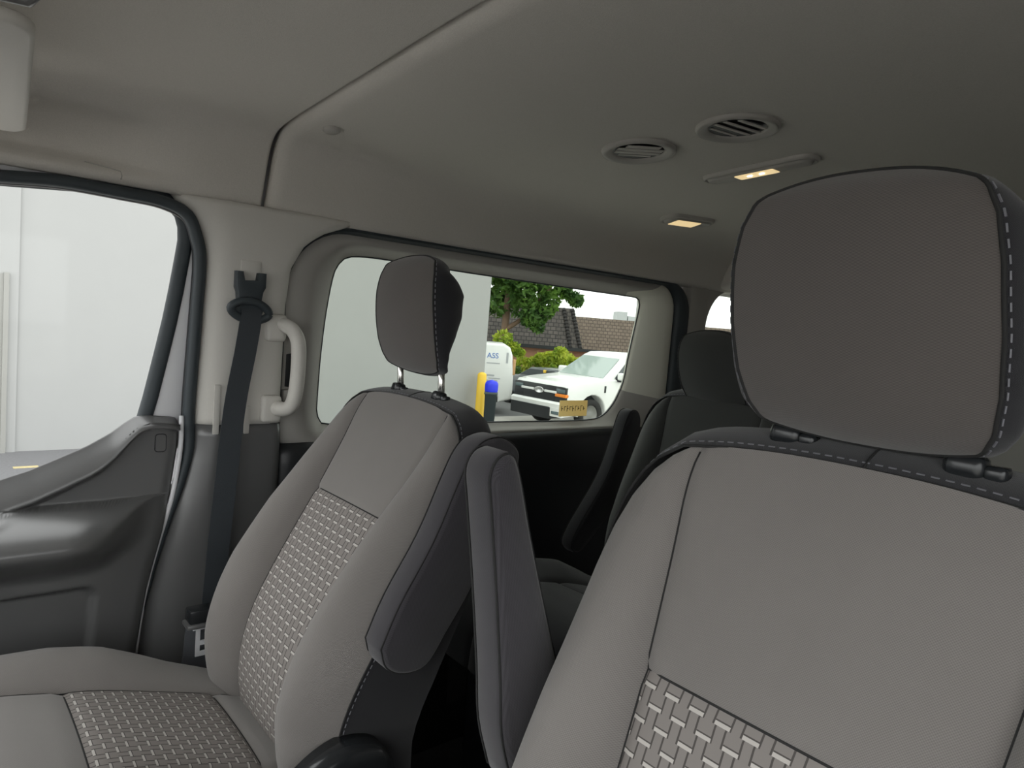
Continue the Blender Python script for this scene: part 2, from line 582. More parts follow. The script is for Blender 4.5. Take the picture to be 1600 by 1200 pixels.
# rear wall with its glass
Lo = [(-0.93, -0.1), (0.93, -0.1), (0.93, 1.66), (-0.93, 1.66)]
bm = bmesh.new()
for x0, x1, z0, z1 in ((-.93, .93, -.1, .95), (-.93, .93, 1.42, 1.68), (-.93, -.75, .95, 1.42), (.75, .93, .95, 1.42), (-.06, .06, .95, 1.42)):
    g = bmesh.ops.create_cube(bm, size=1)['verts']
    for v in g:
        v.co = Vector((x0 + (v.co.x + .5) * (x1 - x0), 3.70 + (v.co.y + .5) * .04, z0 + (v.co.z + .5) * (z1 - z0)))
structure(bm_obj('wall_rear', bm, 'grey_plastic', smooth=False), 'grey rear door wall of the van', 'rear wall')
structure(box('window_7', (-0.76, 3.72, 0.94), (0.76, 3.725, 1.43), 'dimming_glass'), 'unseen rear door glass of the van, darkened to cut light', 'window')
# front: header, cowl, windscreen
structure(prism('trim_1', [(0.02, 1.66), (0.02, 1.618), (-0.06, 1.56), (-0.16, 1.47), (-0.30, 1.405), (-0.40, 1.395), (-0.46, 1.42), (-0.40, 1.66)], 0, -0.9, 0.9, 'headliner', bevel=0.01), 'headliner sloping down to the windscreen top', 'trim')
structure(prism('trim_2', [(-1.35, -.06), (-0.75, -.06), (-0.62, 0.5), (-0.66, 0.72), (-0.85, 0.80), (-1.35, 0.82)], 0, -0.88, 0.88, 'black_plastic', bevel=0.03), 'black dashboard in front of the seats', 'dashboard')
o = grid('window_8', lambda u, v: (u, -1.35 + 0.93 * v, 0.82 + 0.60 * v), [-0.85, 0.85], [0, 1], 'clear_glass', solid=0.005)
structure(o, 'clear windscreen glass ahead of the seats', 'window')

structure(prism('wall_front', [(-2.25, 0.10), (-2.25, 0.45), (-2.1, 0.60), (-1.75, 0.72), (-1.36, 0.80), (-1.36, 0.10)], 0, -0.9, 0.9, 'white_paint', bevel=0.05, seg=3), 'white bonnet of the van ahead of the windscreen', 'bonnet')

# ------------------------------------------------------------------ front passenger door
door = empty('door_1', (-0.90, 0.0, 0.2), 'front passenger door with grey panel and clear window', 'door', kind='structure')
GL = [(-0.55, 0.80), (-0.3, 0.805), (-0.1, 0.813), (0.03, 0.822), (0.119, 0.834), (0.17, 0.843), (0.218, 0.857), (0.262, 0.878), (0.303, 0.908), (0.325, 0.928), (0.342, 0.955),
      (0.352, 0.998), (0.368, 1.08), (0.382, 1.155), (0.392, 1.22), (0.401, 1.287), (0.405, 1.32), (0.404, 1.345), (0.398, 1.365), (0.384, 1.380), (0.362, 1.388), (0.33, 1.3885),
      (0.225, 1.384), (0.109, 1.373), (0.0, 1.36), (-0.15, 1.33), (-0.35, 1.17)]
mesh('window_pane', [p for x in (-0.887, -0.891) for p in yz(GL, x)], [tuple(range(len(GL)))[::-1], tuple(range(len(GL), 2 * len(GL)))], 'clear_glass', door, False)
G1 = offset_loop(GL, 0.006); G2 = offset_loop(GL, 0.020); G3 = offset_loop(GL, 0.026); G4 = offset_loop(GL, 0.095); G5 = offset_loop(GL, 0.105)
loft('window_seal', [yz(GL, -0.893), yz(GL, -0.884), yz(G1, -0.878), yz(G2, -0.874), yz(G3, -0.878), yz(G3, -0.895)], 'rubber', door, label='dark rubber window seal')
loft('window_frame', [yz(G2, -0.892), yz(G2, -0.884), yz(G3, -0.881), yz(G4, -0.880), yz(G5, -0.893), yz(G5, -0.93)], 'white_paint', door, label='white painted metal frame')
DTOP = [(-0.6, 0.815), (-0.1, 0.822), (0.115, 0.845), (0.165, 0.862), (0.21, 0.883), (0.255, 0.905), (0.293, 0.928), (0.318, 0.948), (0.336, 0.960), (0.359, 0.962), (0.40, 0.958), (0.42, 0.952)]
DYR = [(0.2, 0.32), (0.49, 0.344), (0.613, 0.360), (0.729, 0.386), (0.807, 0.403), (0.899, 0.413), (0.962, 0.412)]
def sm(a, b, x):
    t = min(1, max(0, (x - a) / (b - a)))
    return t * t * (3 - 2 * t)
def door_x(y, z):
    d = tab(y, DTOP) - z
    k = 1.0 - 0.62 * sm(0.26, 0.37, y)                           # the ledge narrows at the rear corner
    x = -0.880 + 0.052 * sm(-0.02 * k, 0.05 * k, d)
    x -= 0.020 * sm(0.050 * k, 0.066 * k, d) * sm(0.72, 0.80, z)          # step down to the concave field
    zt = 0.797 + 0.006 * sm(0.28, 0.375, y); ze = 0.752 + 0.050 * sm(0.25, 0.38, y)   # flat arm rest shelf with a rounded inner edge
    swell = 0.118 * (1 - sm(0.20, 0.40, y)) + 0.002
    if z < zt:
        t = min(1.0, (zt - z) / max(0.003, zt - ze)) ** 1.25
        x += swell * math.sqrt(max(0.0, 1 - (1 - t) ** 2))
        x -= 0.75 * swell * sm(ze, ze - 0.085, z)
    yr = 0.268 - 0.06 * (0.64 - z)
    cy, cz = yr - 0.03, 0.648 - 0.03
    py = min(1, max(0, (yr - y) / 0.008)); pz = min(1, max(0, (0.648 - z) / 0.008))
    r = 1.0
    if y > cy and z > cz:
        r = 1 - min(1, max(0, (math.hypot(y - cy, z - cz) - 0.022) / 0.008))
    return x - 0.016 * min(py, pz, r)                            # map pocket pressed in
def door_pt(a, v):
    y = -0.6 + a * (0.413 + 0.6)
    zt = tab(y, DTOP)
    z = 0.15 + v * (zt - 0.15)
    y = -0.6 + a * (tab(z, DYR) + 0.6)
    return (door_x(y, z) - 0.010 * max(0, (a - 0.975) / 0.025) ** 2, y, z)
au = lin(0, 0.6, 14) + lin(0.62, 0.955, 60) + lin(0.96, 1, 12)
grid('door_panel', door_pt, au, lin(0, 0.55, 12)[:-1] + lin(0.55, 0.74, 40)[:-1] + lin(0.74, 0.84, 90)[:-1] + lin(0.84, 1, 70), 'dark_plastic', door, solid=0.012, label='dark grey moulded door panel')
cov = roundrect(0.368, 0.389, 0.890, 0.926, 0.006, 3)
tube('cover_cap', [(door_x(y, z) + 0.0003, y, z) for y, z in cov + [cov[0]]], 0.0009, 'black_plastic', door, 5)
# painted door edge seen past the panel
edge = [(-0.852, y + 0.005, z) for z, y in [(0.16, 0.32)] + DYR[1:]]
tube('door_edge', catmull(edge, 4), 0.0050, 'white_paint', door, label='pale painted door edge')

# weatherstrip round the opening
WS = [(-0.5, 1.30), (-0.2, 1.352), (0.0, 1.378), (0.106, 1.389), (0.198, 1.398), (0.301, 1.396), (0.37, 1.392), (0.416, 1.374), (0.443, 1.332), (0.452, 1.279), (0.449, 1.162), (0.441, 0.976), (0.438, 0.896),
      (0.423, 0.816), (0.386, 0.686), (0.360, 0.57), (0.346, 0.479), (0.33, 0.25)]
WS = [((y - 0.003 if z < 0.9 else y - 0.009 if z < 1.0 else y - 0.011) if z < 1.37 else y - 0.004, z if z < 1.3 else z - 0.004) for y, z in WS]
P = catmull([(-0.856, y, z) for y, z in WS], 5)
o = tube('trim_3', P, [float(np.interp(p[2], [0.8, 0.95], [0.0085, 0.0120])) for p in P], 'rubber', None, 10)
structure(o, 'dark rubber weatherstrip around the passenger door opening', 'trim')
P = catmull([(-0.872, y - 0.004 if z < 1.33 else y, z - (0.006 if z > 1.33 else 0)) for y, z in WS], 5)
tube('seal_lip', P, 0.007, 'black_plastic', o, 8)

# ------------------------------------------------------------------ pillar between the doors
PF = [(0.0, 0.33), (0.25, 0.34), (0.479, 0.357), (0.57, 0.370), (0.686, 0.396), (0.816, 0.433), (0.896, 0.448), (0.976, 0.451), (1.162, 0.459), (1.279, 0.462), (1.332, 0.455), (1.374, 0.43), (1.40, 0.40)]
PR = [(0.0, 0.63), (0.9, 0.628), (1.0, 0.622), (1.2, 0.622), (1.286, 0.630), (1.34, 0.660), (1.37, 0.700), (1.40, 0.775)]
PX = [(0, -0.878), (0.03, -0.862), (0.07, -0.849), (0.13, -0.838), (0.22, -0.831), (0.35, -0.829), (0.8, -0.830), (0.93, -0.834), (0.98, -0.842), (1, -0.87)]
def pil(a, z):
    y0, y1 = tab(z, PF) - 0.015, tab(z, PR)
    return (tab(a, PX), y0 + a * (y1 - y0), z)
aa = [0, .03, .07, .1, .13, .17, .22, .28, .35, .5, .65, .8, .88, .93, .96, .98, 1]
pillar = empty('trim_4', (-0.86, 0.54, 0.0), 'pale upper and dark lower trim of the pillar behind the passenger door', 'pillar trim', kind='structure')
grid('upper_cover', pil, aa, lin(0.945, 1.408, 40), 'beige_plastic', pillar, solid=0.004, label='pale beige upper pillar cover')
def pil_low(a, z):
    x, y, z = pil(a, z)
    return (x - 0.0015, y, z)
grid('lower_cover', pil_low, aa, lin(0.0, 0.9435, 40), 'dark_plastic', pillar, solid=0.004, label='dark grey lower pillar cover')
# belt slide channel and cover plate in the pale trim
box('slide_cover', (-0.8315, 0.514, 1.245), (-0.8262, 0.556, 1.292), 'beige_plastic', pillar, bevel=0.002)
box('channel_lip', (-0.8300, 0.472, 0.925), (-0.8262, 0.485, 1.03), 'beige_plastic', pillar, bevel=0.0015)
box('channel_lip', (-0.8300, 0.536, 0.925), (-0.8235, 0.547, 0.985), 'beige_plastic', pillar, bevel=0.0015)

# ------------------------------------------------------------------ sliding door
sd = empty('door_2', (-0.90, 1.35, -0.1), 'sliding side door with its window frame behind the passenger seat', 'door', kind='structure')
N8 = 10
A = roundrect(0.612, 2.088, -0.1, 1.396, (0.03, 0.03, 0.11, 0.16), N8)
B = roundrect(0.622, 2.030, -0.09, 1.383, (0.03, 0.03, 0.085, 0.15), N8)
loft('door_seal', [yz(A, -0.875), yz(A, -0.846), yz(offset_loop(A, -0.008), -0.842), yz(offset_loop(B, 0.008), -0.846), yz(B, -0.856), yz(B, -0.88)], 'rubber', sd, label='black rubber seal around the sliding door')
T0 = roundrect(0.620, 2.034, 0.885, 1.388, (0.01, 0.02, 0.085, 0.15), N8)
T1 = roundrect(0.632, 2.020, 0.890, 1.372, (0.01, 0.02, 0.085, 0.15), N8)
T2 = roundrect(0.690, 1.985, 0.900, 1.362, (0.05, 0.04, 0.08, 0.12), N8)
# outline of the glass opening, going round like the rectangles above
WQ = [(0.735, 0.963), (0.742, 0.939), (0.756, 0.927), (0.851, 0.921), (1.10, 0.918), (1.333, 0.917), (1.515, 0.914), (1.689, 0.915), (1.755, 0.928), (1.798, 0.962), (1.825, 1.001), (1.846, 1.05), (1.857, 1.124),
      (1.872, 1.202), (1.889, 1.290), (1.891, 1.316), (1.880, 1.329), (1.850, 1.334), (1.60, 1.335), (1.173, 1.338), (0.892, 1.342), (0.815, 1.339), (0.785, 1.331), (0.768, 1.312), (0.757, 1.283), (0.745, 1.20), (0.737, 1.087)]
def resample(L, ref):
    """walk L so that point k faces point k of the reference loop"""
    P = [np.array(p) for p in catmull(list(L) + [L[0]], 6)]
    c = np.array([1.32, 1.12])
    out = []
    aL = [math.atan2((p[1] - c[1]) * 2.6, p[0] - c[0]) for p in P]
    for q in ref:
        a = math.atan2((q[1] - c[1]) * 2.6, q[0] - c[0])
        k = min(range(len(P)), key=lambda i: abs(math.atan2(math.sin(aL[i] - a), math.cos(aL[i] - a))))
        out.append(tuple(P[k]))
    return out
NW = 150
def dense(L):
    P = [np.array(p) for p in L + [L[0]]]
    d = np.r_[0, np.cumsum([np.linalg.norm(P[i + 1] - P[i]) for i in range(len(P) - 1)])]
    return [(float(np.interp(t, d, [p[0] for p in P])), float(np.interp(t, d, [p[1] for p in P]))) for t in np.linspace(0, d[-1], NW + 1)[:-1]]
WQ = [(y * 1.0152, 1.2 + (z - 1.2) * 1.0152) for y, z in WQ]
WD = dense([tuple(p) for p in catmull(WQ + [WQ[0]], 6)][:-1])
W0 = WD
def project_to(L):
    """point of loop L hit by the ray from the window centre through each window point"""
    c = np.array([1.32, 1.12]); out = []
    for p in WD:
        d = np.array(p) - c; best = None
        for i in range(len(L)):
            a, b = np.array(L[i]), np.array(L[(i + 1) % len(L)])
            A_ = np.array([[d[0], -(b - a)[0]], [d[1], -(b - a)[1]]])
            if abs(np.linalg.det(A_)) < 1e-12: continue
            t, u_ = np.linalg.solve(A_, a - c)
            if t > 0 and -1e-6 <= u_ <= 1 + 1e-6: best = t if best is None else max(best, t)
        out.append(tuple(c + d * best))
    return out
T0, T1, T2 = project_to(T0), project_to(T1), project_to(T2)
T3 = offset_loop(W0, 0.012)
SL = [yz(T0, -0.872), yz(T1, -0.862), yz(T2, -0.866), yz(T3, -0.922), yz(W0, -0.930), yz(W0, -0.94)]
jam = [k for k in range(NW) if W0[k][0] > 1.83 and W0[k][1] > 1.00]
jam = sorted(jam, key=lambda k: W0[k][1])
rest = [k for k in range(NW) if not (k in jam and (k + 1) % NW in jam)]
V, F = [p for L in SL for p in L], []
V2, F2 = list(V), []
for j in range(len(SL) - 1):
    for i in range(NW):
        k = (i + 1) % NW
        (F if i in rest else F2).append((j * NW + i, j * NW + k, (j + 1) * NW + k, (j + 1) * NW + i))
def only_used(V, F):
    used = sorted({i for f in F for i in f}); m = {u: n for n, u in enumerate(used)}
    return [V[u] for u in used], [tuple(m[i] for i in f) for f in F]
ws = mesh('window_surround', *only_used(V, F), 'grey_plastic', sd, label='grey plastic surround sloping to the glass')
mesh('jamb_cover', *only_used(V2, F2), 'jamb_beige', ws, label='paler cover on the rear jamb of the window')
loft('glass_bead', [yz(W0, -0.931), yz(offset_loop(W0, -0.0015), -0.930), yz(offset_loop(W0, -0.003), -0.931), yz(offset_loop(W0, -0.003), -0.9335)], 'rubber', sd, label='thin dark bead along the glass')
n = len(W0)
WG = offset_loop(W0, 0.012)
mesh('window_pane', [p for x in (-0.933, -0.937) for p in yz(WG, x)], [tuple(range(n))[::-1], tuple(range(n, 2 * n))], 'tinted_glass', sd, False, label='lightly tinted fixed glass')
def low(a, z):
    y = 0.622 + a * (2.03 - 0.622)
    x = -0.862 + 0.012 * sm(0.89, 0.86, z) - 0.01 * sm(0.80, 0.70, z)
    return (x, y, z)
grid('lower_panel', low, lin(0, 1, 30), lin(-0.09, 0.893, 40), 'black_plastic', sd, solid=0.006, label='black lower door panel')
box('latch_cover', (-0.886, 0.632, 1.02), (-0.862, 0.665, 1.10), 'black_plastic', sd, bevel=0.004)
box('latch_base', (-0.880, 0.628, 0.985), (-0.848, 0.668, 1.018), 'grey_plastic', sd, bevel=0.006)
box('frame_joint', (-0.876, 0.635, 1.205), (-0.8668, 0.690, 1.2068), 'dark_plastic', sd)
box('lower_joint', (-0.876, 0.640, 1.128), (-0.8668, 0.690, 1.1298), 'dark_plastic', sd)

# pillar and window behind the sliding door
o = box('trim_5', (-0.89, 2.09, -0.1), (-0.845, 2.20, 1.40), 'grey_plastic', bevel=0.012)
structure(o, 'dark grey pillar trim behind the sliding door', 'pillar trim')
q0 = roundrect(2.19, 3.69, -0.1, 1.41, (0.02,) * 4, N8)
q1 = roundrect(2.20, 3.35, 0.96, 1.400, (0.05, 0.05, 0.12, 0.15), N8)
q2 = roundrect(2.225, 3.33, 0.98, 1.382, (0.05, 0.05, 0.12, 0.135), N8)
rq = empty('window_4', (-0.88, 2.77, -0.1), 'rear side window behind the second row headrest', 'window', kind='structure')
loft('window_surround', [yz(q0, -0.85), yz(q1, -0.85), yz(q2, -0.90), yz(q2, -0.915)], 'grey_plastic', rq, smooth=False)
n = len(q2)
mesh('window_pane', [p for x in (-0.905, -0.909) for p in yz(q2, x)], [tuple(range(n))[::-1], tuple(range(n, 2 * n))], 'tinted_glass', rq, False)
# rear duct under the headliner edge
DU = [(-0.85, 1.395), (-0.80, 1.41), (-0.70, 1.478), (-0.62, 1.500), (-0.50, 1.502), (-0.46, 1.52), (-0.46, 1.60), (-0.85, 1.60)]
o = prism('trim_6', DU, 1, 2.24, 3.68, 'headliner', bevel=0.02, seg=3)
structure(o, 'raised headliner duct over the rear side window', 'trim')

# ------------------------------------------------------------------ second half of file: seats
PROF = [(.505, .34), (.480, .40), (.462, .45), (.452, .50), (.447, .55), (.452, .61), (.474, .678), (.521, .764), (.579, .86), (.632, .95), (.666, 1.015), (.689, 1.055)]
PW = [(.34, .205), (.44, .225), (.54, .233), (.60, .236), (.667, .243), (.713, .245), (.785, .241), (.87, .235), (.93, .231), (.966, .226), (1.0, .214), (1.027, .197), (1.045, .178), (1.055, .158)]
PC = [(.34, .118), (.54, .118), (.612, .116), (.68, .117), (.764, .123), (.86, .128), (.913, .134), (.95, .138), (1.0, .143), (1.024, .144), (1.04, .143), (1.055, .140)]
PB = [(.34, .02), (.5, .032), (.6, .046), (.72, .050), (.82, .044), (.9, .030), (.97, .016), (1.03, .006), (1.055, .0)]
HPROF = [(.714, 1.100), (.698, 1.115), (.686, 1.138), (.677, 1.17), (.671, 1.21), (.669, 1.245), (.672, 1.275), (.680, 1.298), (.694, 1.314)]
HW = [(1.100, .080), (1.108, .086), (1.124, .093), (1.157, .098), (1.20, .099), (1.25, .096), (1.285, .090), (1.305, .082), (1.315, .073), (1.322, .060)]
HD = [(1.10, .018), (1.131, .026), (1.16, .042), (1.2, .058), (1.25, .064), (1.3, .052), (1.322, .036)]

class Prof:
    def __init__(s, pts):
        s.P = np.array(catmull(pts, 10))
        dd = np.r_[0, np.cumsum(np.linalg.norm(np.diff(s.P, axis=0), axis=1))]
        s.L = dd[-1]; s.s = dd
    def at(s, q):
        return np.array([np.interp(q, s.s, s.P[:, 0]), np.interp(q, s.s, s.P[:, 1])])
    def tan(s, q):
        a, b = s.at(max(0, q - .004)), s.at(min(s.L, q + .004))
        t = (b - a); return t / np.linalg.norm(t)
    def nrm(s, q):
        t = s.tan(q); return np.array([-t[1], t[0]])
    def sz(s, z):
        return float(np.interp(z, s.P[:, 1], s.s))

def stitch_mesh(name, path, mat, parent, ln=0.0058, gap=0.0042, w=0.0008):
    """short raised thread dashes along a path"""
    P = np.array(path); d = np.r_[0, np.cumsum(np.linalg.norm(np.diff(P, axis=0), axis=1))]
    V, F = [], []
    s = 0.0
    while s + ln < d[-1]:
        a = np.array([np.interp(s, d, P[:, k]) for k in range(3)])
        b = np.array([np.interp(s + ln, d, P[:, k]) for k in range(3)])
        v, f = tube_geo([a, b], w, 4)
        o = len(V); V += v; F += [tuple(i + o for i in q) for q in f]
        s += ln + gap
    return mesh(name, V, F, mat, parent, False)

def cloth_pillow(parent, pr, W, T, depth, names, mats, xc, crown=0.0, closed=False, bulge_side=0.006, bulge_top=0.034, top_drop=0.012, front=True, stitches=True, back_bulge=0.0):
    """front cloth sheet inside an outline, a gusset strip round the outline and a back sheet"""
    nT = 46
    ss = list(np.linspace(0, pr.L, nT))
    def edge_pt(q, a, n=0.0):
        p = pr.at(q)
        w = tab(p[1], W)
        k = (q / pr.L) ** 6
        kb = (1 - q / pr.L) ** 6 if closed else 0
        t = pr.tan(q)
        sh = -(k - kb) * top_drop * abs(a) ** 2.4
        yz_ = p + t * sh + pr.nrm(q) * n
        return np.array([xc + a * w, yz_[0], yz_[1]])
    # outline
    path = [(q, -1.0) for q in ss] + [(pr.L, a) for a in np.linspace(-1, 1, 22)[1:-1]] + [(q, 1.0) for q in ss[::-1]]
    if closed:
        path += [(0.0, a) for a in np.linspace(1, -1, 22)[1:-1]]
    Q = [edge_pt(q, a) for q, a in path]
    N = len(Q)
    edge_n = -0.022 if not closed else 0.0
    Q = [edge_pt(q, a, edge_n * min(1, (1 - q / pr.L) * 6)) for q, a in path] if edge_n else Q
    flat = []
    for (q, a) in path:
        w = tab(pr.at(q)[1], W)
        k = (q / pr.L) ** 6 - ((1 - q / pr.L) ** 6 if closed else 0)
        flat.append(np.array([a * w, q - k * top_drop * abs(a) ** 2.4]))
    O = []
    for i in range(N):
        if closed: a, b = flat[i - 1], flat[(i + 1) % N]
        else: a, b = flat[max(0, i - 1)], flat[min(N - 1, i + 1)]
        t = b - a; t = t / (np.linalg.norm(t) + 1e-9)
        O.append(np.array([-t[1], t[0]]))
    for _ in range(3):
        O2 = []
        for i in range(N):
            if closed: s_ = O[i - 1] + 2 * O[i] + O[(i + 1) % N]
            else: s_ = O[max(0, i - 1)] + 2 * O[i] + O[min(N - 1, i + 1)]
            O2.append(s_ / np.linalg.norm(s_))
        O = O2
    def gus(i, g):
        i = int(i) % N
        q, a = path[i]
        z = pr.at(q)[1]
        dp = tab(z, depth)
        t = pr.tan(q); nr = pr.nrm(q)
        o = O[i]
        up = max(0.0, o[1])
        bl = bulge_side + (bulge_top - bulge_side) * up ** 2
        off = bl * math.sin(math.pi * min(1, g * 0.98)) ** 0.75
        yz_ = t * o[1] * off - nr * dp * g
        return tuple(Q[i] + np.array([o[0] * off, yz_[0], yz_[1]]))
    gs = [0, .03, .08, .15, .25, .37, .5, .63, .75, .85, .92, .97, 1]
    run = [0.0]
    for i in range(1, N + 1):
        run.append(run[-1] + float(np.linalg.norm(Q[i % N] - Q[i - 1])))
    ids = list(range(N + 1)) if closed else list(range(N))
    grid(names[1], lambda i, g: T(gus(i, g)), ids, gs, mats[1], parent, uvfn=lambda i, g: (run[int(i)], g * 0.1))
    # back sheet
    def back(a, q):
        i = ss.index(q)
        l = np.array(gus(i, 1.0)); r = np.array(gus(N0 - 1 - i, 1.0))
        m = l + (r - l) * (a + 1) / 2
        nr = pr.nrm(q)
        b = back_bulge * (1 - a ** 4) * math.sin(math.pi * min(1, max(0, q / pr.L))) ** 0.5 if back_bulge else 0
        return T((m[0], m[1] - nr[0] * b, m[2] - nr[1] * b))
    N0 = len(ss) * 2 + 20
    grid(names[2], back, lin(-1, 1, 14), ss, mats[1], parent)
    if front:
        def fr(a, q):
            return T(tuple(edge_pt(q, a, crown * (1 - a * a) * (1 - (2 * q / pr.L - 1) ** 4))))
        grid(names[0], fr, lin(-1, 1, 30), ss, mats[0], parent, flip=True, uvfn=lambda a, q: (a * tab(pr.at(q)[1], W), q))
    # piping cord and stitches
    if stitches:
        pts = [T(gus(i, 0.0)) for i in ids]
        tube('piping', pts, 0.0016, 'thread_dark', parent, 6)
        stitch_mesh('stitching', [T(tuple(np.array(gus(i, 0.032)) + 0.0006 * np.array([O[i % N][0], 0, 0]))) for i in ids], 'thread_light', parent)
    return edge_pt, gus, path

def make_seat(name, label, xc, mir, T, hr_shift, arm_poly, arm_x, base, cushion=True, guides=True, simple=False, cz=0.0, cy=0.0):
    """T maps the reclined-back coordinates to this seat; mir = +1 when the arm rest is on the +x side"""
    seat = empty(name, base, label, 'seat', 'cloth van seats')
    pr = Prof(PROF)
    CL = 'shaded_rear_cloth' if simple else 'grey_cloth'
    CH = 'shaded_rear_cloth' if simple else 'shaded_headrest_cloth'
    zi = 0.868
    qi = pr.sz(zi)
    def sheet(x, q):
        p = pr.at(q); z = p[1]
        w, c, B = tab(z, PW), tab(z, PC), tab(z, PB)
        ax = abs(x)
        n = 0.0
        if ax > c:
            k = min(1, (ax - c) / (w - c))
            n = B * math.sin(math.pi * min(1, k ** 0.85)) ** 0.9 - 0.022 * k ** 4
        else:
            n = 0.004 * (1 - (ax / c) ** 2)
        n -= 0.0045 * math.exp(-((ax - c) / 0.006) ** 2)
        if ax <= c + .002:
            n -= 0.0035 * math.exp(-((q - qi) / 0.005) ** 2)
        a = x / w
        kk = (q / pr.L) ** 6
        yzp = p - pr.tan(q) * kk * 0.012 * abs(a) ** 2.4 + pr.nrm(q) * n
        return T((xc + x, yzp[0], yzp[1]))
    qs = list(np.linspace(0, qi, 40)); qt = list(np.linspace(qi, pr.L, 34))
    mid = lambda a, q: sheet(a * tab(pr.at(q)[1], PC), q)
    uvm = lambda a, q: (a * tab(pr.at(q)[1], PC), q)
    acol = [-1, -.97, -.93, -.86] + lin(-.75, .75, 13) + [.86, .93, .97, 1]
    up = grid('backrest', mid, acol, qt, CL, seat, flip=True, uvfn=uvm, label='cloth upper backrest panel')
    grid('insert_panel', mid, acol, qs, 'basket_weave' if not simple else CL, up, flip=True, uvfn=uvm, label='basket weave insert')
    for s in (-1, 1):
        def bol(k, q, s=s):
            z = pr.at(q)[1]
            return sheet(s * (tab(z, PC) + k * (tab(z, PW) - tab(z, PC))), q)
        grid('bolster', bol, [0, .03, .07, .13, .2, .3, .4, .5, .6, .7, .8, .88, .94, .98, 1], qs[:-1] + qt, CL, up, flip=(s > 0),
             uvfn=lambda k, q, s=s: (s * (tab(pr.at(q)[1], PC) + k * (tab(pr.at(q)[1], PW) - tab(pr.at(q)[1], PC))), q))
    depth = [(.34, .12), (.6, .135), (.8, .125), (1.0, .10), (1.055, .095)]
    edge_pt, gus, path = cloth_pillow(up, pr, PW, T, depth, (None, 'side_panel', 'back_panel'), (None, 'black_cloth'), xc, front=False)
    # seam threads
    im = len(path) // 2
    tube('seam', [tuple(np.array(T(gus(im, g))) + np.array([0, 0, 0.0004])) for g in (0, .03, .08, .15, .25, .37, .5, .63, .75)], 0.0010, 'thread_dark', up, 5)
    for s in (-1, 1):
        tube('seam', [sheet(s * tab(pr.at(q)[1], PC), q) for q in qs[::2] + qt[::2]], 0.0013, 'thread_dark', up, 5)
    tube('seam', [sheet(a * tab(zi, PC), qi) for a in lin(-1, 1, 15)], 0.0012, 'thread_dark', up, 5)
    # headrest
    hp = Prof(HPROF)
    TH = lambda p: T((p[0], p[1], p[2] + hr_shift))
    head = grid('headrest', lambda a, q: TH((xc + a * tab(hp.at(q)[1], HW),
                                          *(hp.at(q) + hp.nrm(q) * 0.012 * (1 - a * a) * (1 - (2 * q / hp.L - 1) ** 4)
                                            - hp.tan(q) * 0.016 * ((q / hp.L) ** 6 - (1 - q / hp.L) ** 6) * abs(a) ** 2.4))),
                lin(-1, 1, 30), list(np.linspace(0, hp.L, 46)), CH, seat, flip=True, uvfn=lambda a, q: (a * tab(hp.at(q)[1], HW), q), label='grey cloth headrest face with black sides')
    cloth_pillow(head, hp, HW, TH, HD, (None, 'headrest_side', 'headrest_back'), (None, 'black_cloth'), xc, closed=True, bulge_side=0.014, bulge_top=0.012, top_drop=0.016, front=False, back_bulge=0.02)
    for s in (-1, 1):
        tube('post', [T((xc + s * 0.070, 0.722, 1.03)), T((xc + s * 0.070, 0.714, 1.14 + hr_shift))], 0.0062, 'chrome', head, 14)
        # guide sleeve with its release button
        c = np.array([xc + s * 0.070, 0.715, 1.066])
        G = roundrect(-0.015, 0.015, -0.011, 0.011, 0.010, 5)
        L = []
        for sc, h in ((1.0, -0.014), (1.0, 0.001), (0.93, 0.005), (0.75, 0.007)):
            L.append([T((c[0] + u * sc, c[1] + v * sc + 0.25 * h, c[2] + h - 0.18 * v)) for u, v in G])
        gd = loft('headrest_guide', L, 'gloss_black', up, cap0=True, cap1=True)
        if s > 0 or True:
            G2 = roundrect(0.011, 0.028, -0.008, 0.008, 0.006, 4)
            L = []
            for sc, h in ((1.0, -0.012), (1.0, -0.001), (0.9, 0.002)):
                L.append([T((c[0] + 0.0195 + (u - 0.0195) * sc, c[1] + v * sc + 0.25 * h, c[2] + h - 0.18 * v)) for u, v in G2])
            loft('release_button', L, 'gloss_black', gd, cap0=True, cap1=True)
    # arm rest
    if arm_poly:
        x0, x1 = arm_x
        AP = [tuple(p) for p in catmull(arm_poly + [arm_poly[0]], 4)][:-1]
        L = []
        for f, x in ((0.80, x0), (0.93, x0 + 0.004), (1.0, x0 + 0.012), (1.0, x1 - 0.012), (0.94, x1 - 0.004), (0.84, x1)):
            pts = []
            cyy = np.mean([p[0] for p in AP]); czz = np.mean([p[1] for p in AP])
            OL = offset_loop(AP, -(1 - f) * 0.05)
            pts = [(x, p[0], p[1]) for p in OL]
            L.append(pts)
        n = len(AP)
        verts = [p for l in L for p in l]
        uv = []
        for l in L:
            for p in l: uv.append((p[2] * 0.8 + p[0], p[2] - p[0] * 0.9 + p[1]))
        faces = []
        for j in range(len(L) - 1):
            for i in range(n):
                k = (i + 1) % n
                faces.append((j * n + i, j * n + k, (j + 1) * n + k, (j + 1) * n + i))
        faces.append(tuple(range(n))[::-1]); faces.append(tuple((len(L) - 1) * n + i for i in range(n)))
        ar = mesh('armrest', verts, faces, 'twill_cloth' if not simple else 'black_cloth', seat, True, uv, label='folded up dark cloth armrest')
        ar.data.set_sharp_from_angle(angle=math.radians(50))
        for x, f in ((x0 + 0.006, 0.955), (x1 - 0.006, 0.955)):
            pts = [(x, p[0], p[1]) for p in offset_loop(AP, -(1 - f) * 0.05 + 0.0006)]
            tube('seam', pts + [pts[0]], 0.0013, 'thread_dark', ar, 5)
    # cushion
    CL2 = 'black_cloth' if simple else 'grey_cloth'  # black on the second row cushion puts its shade into the colour
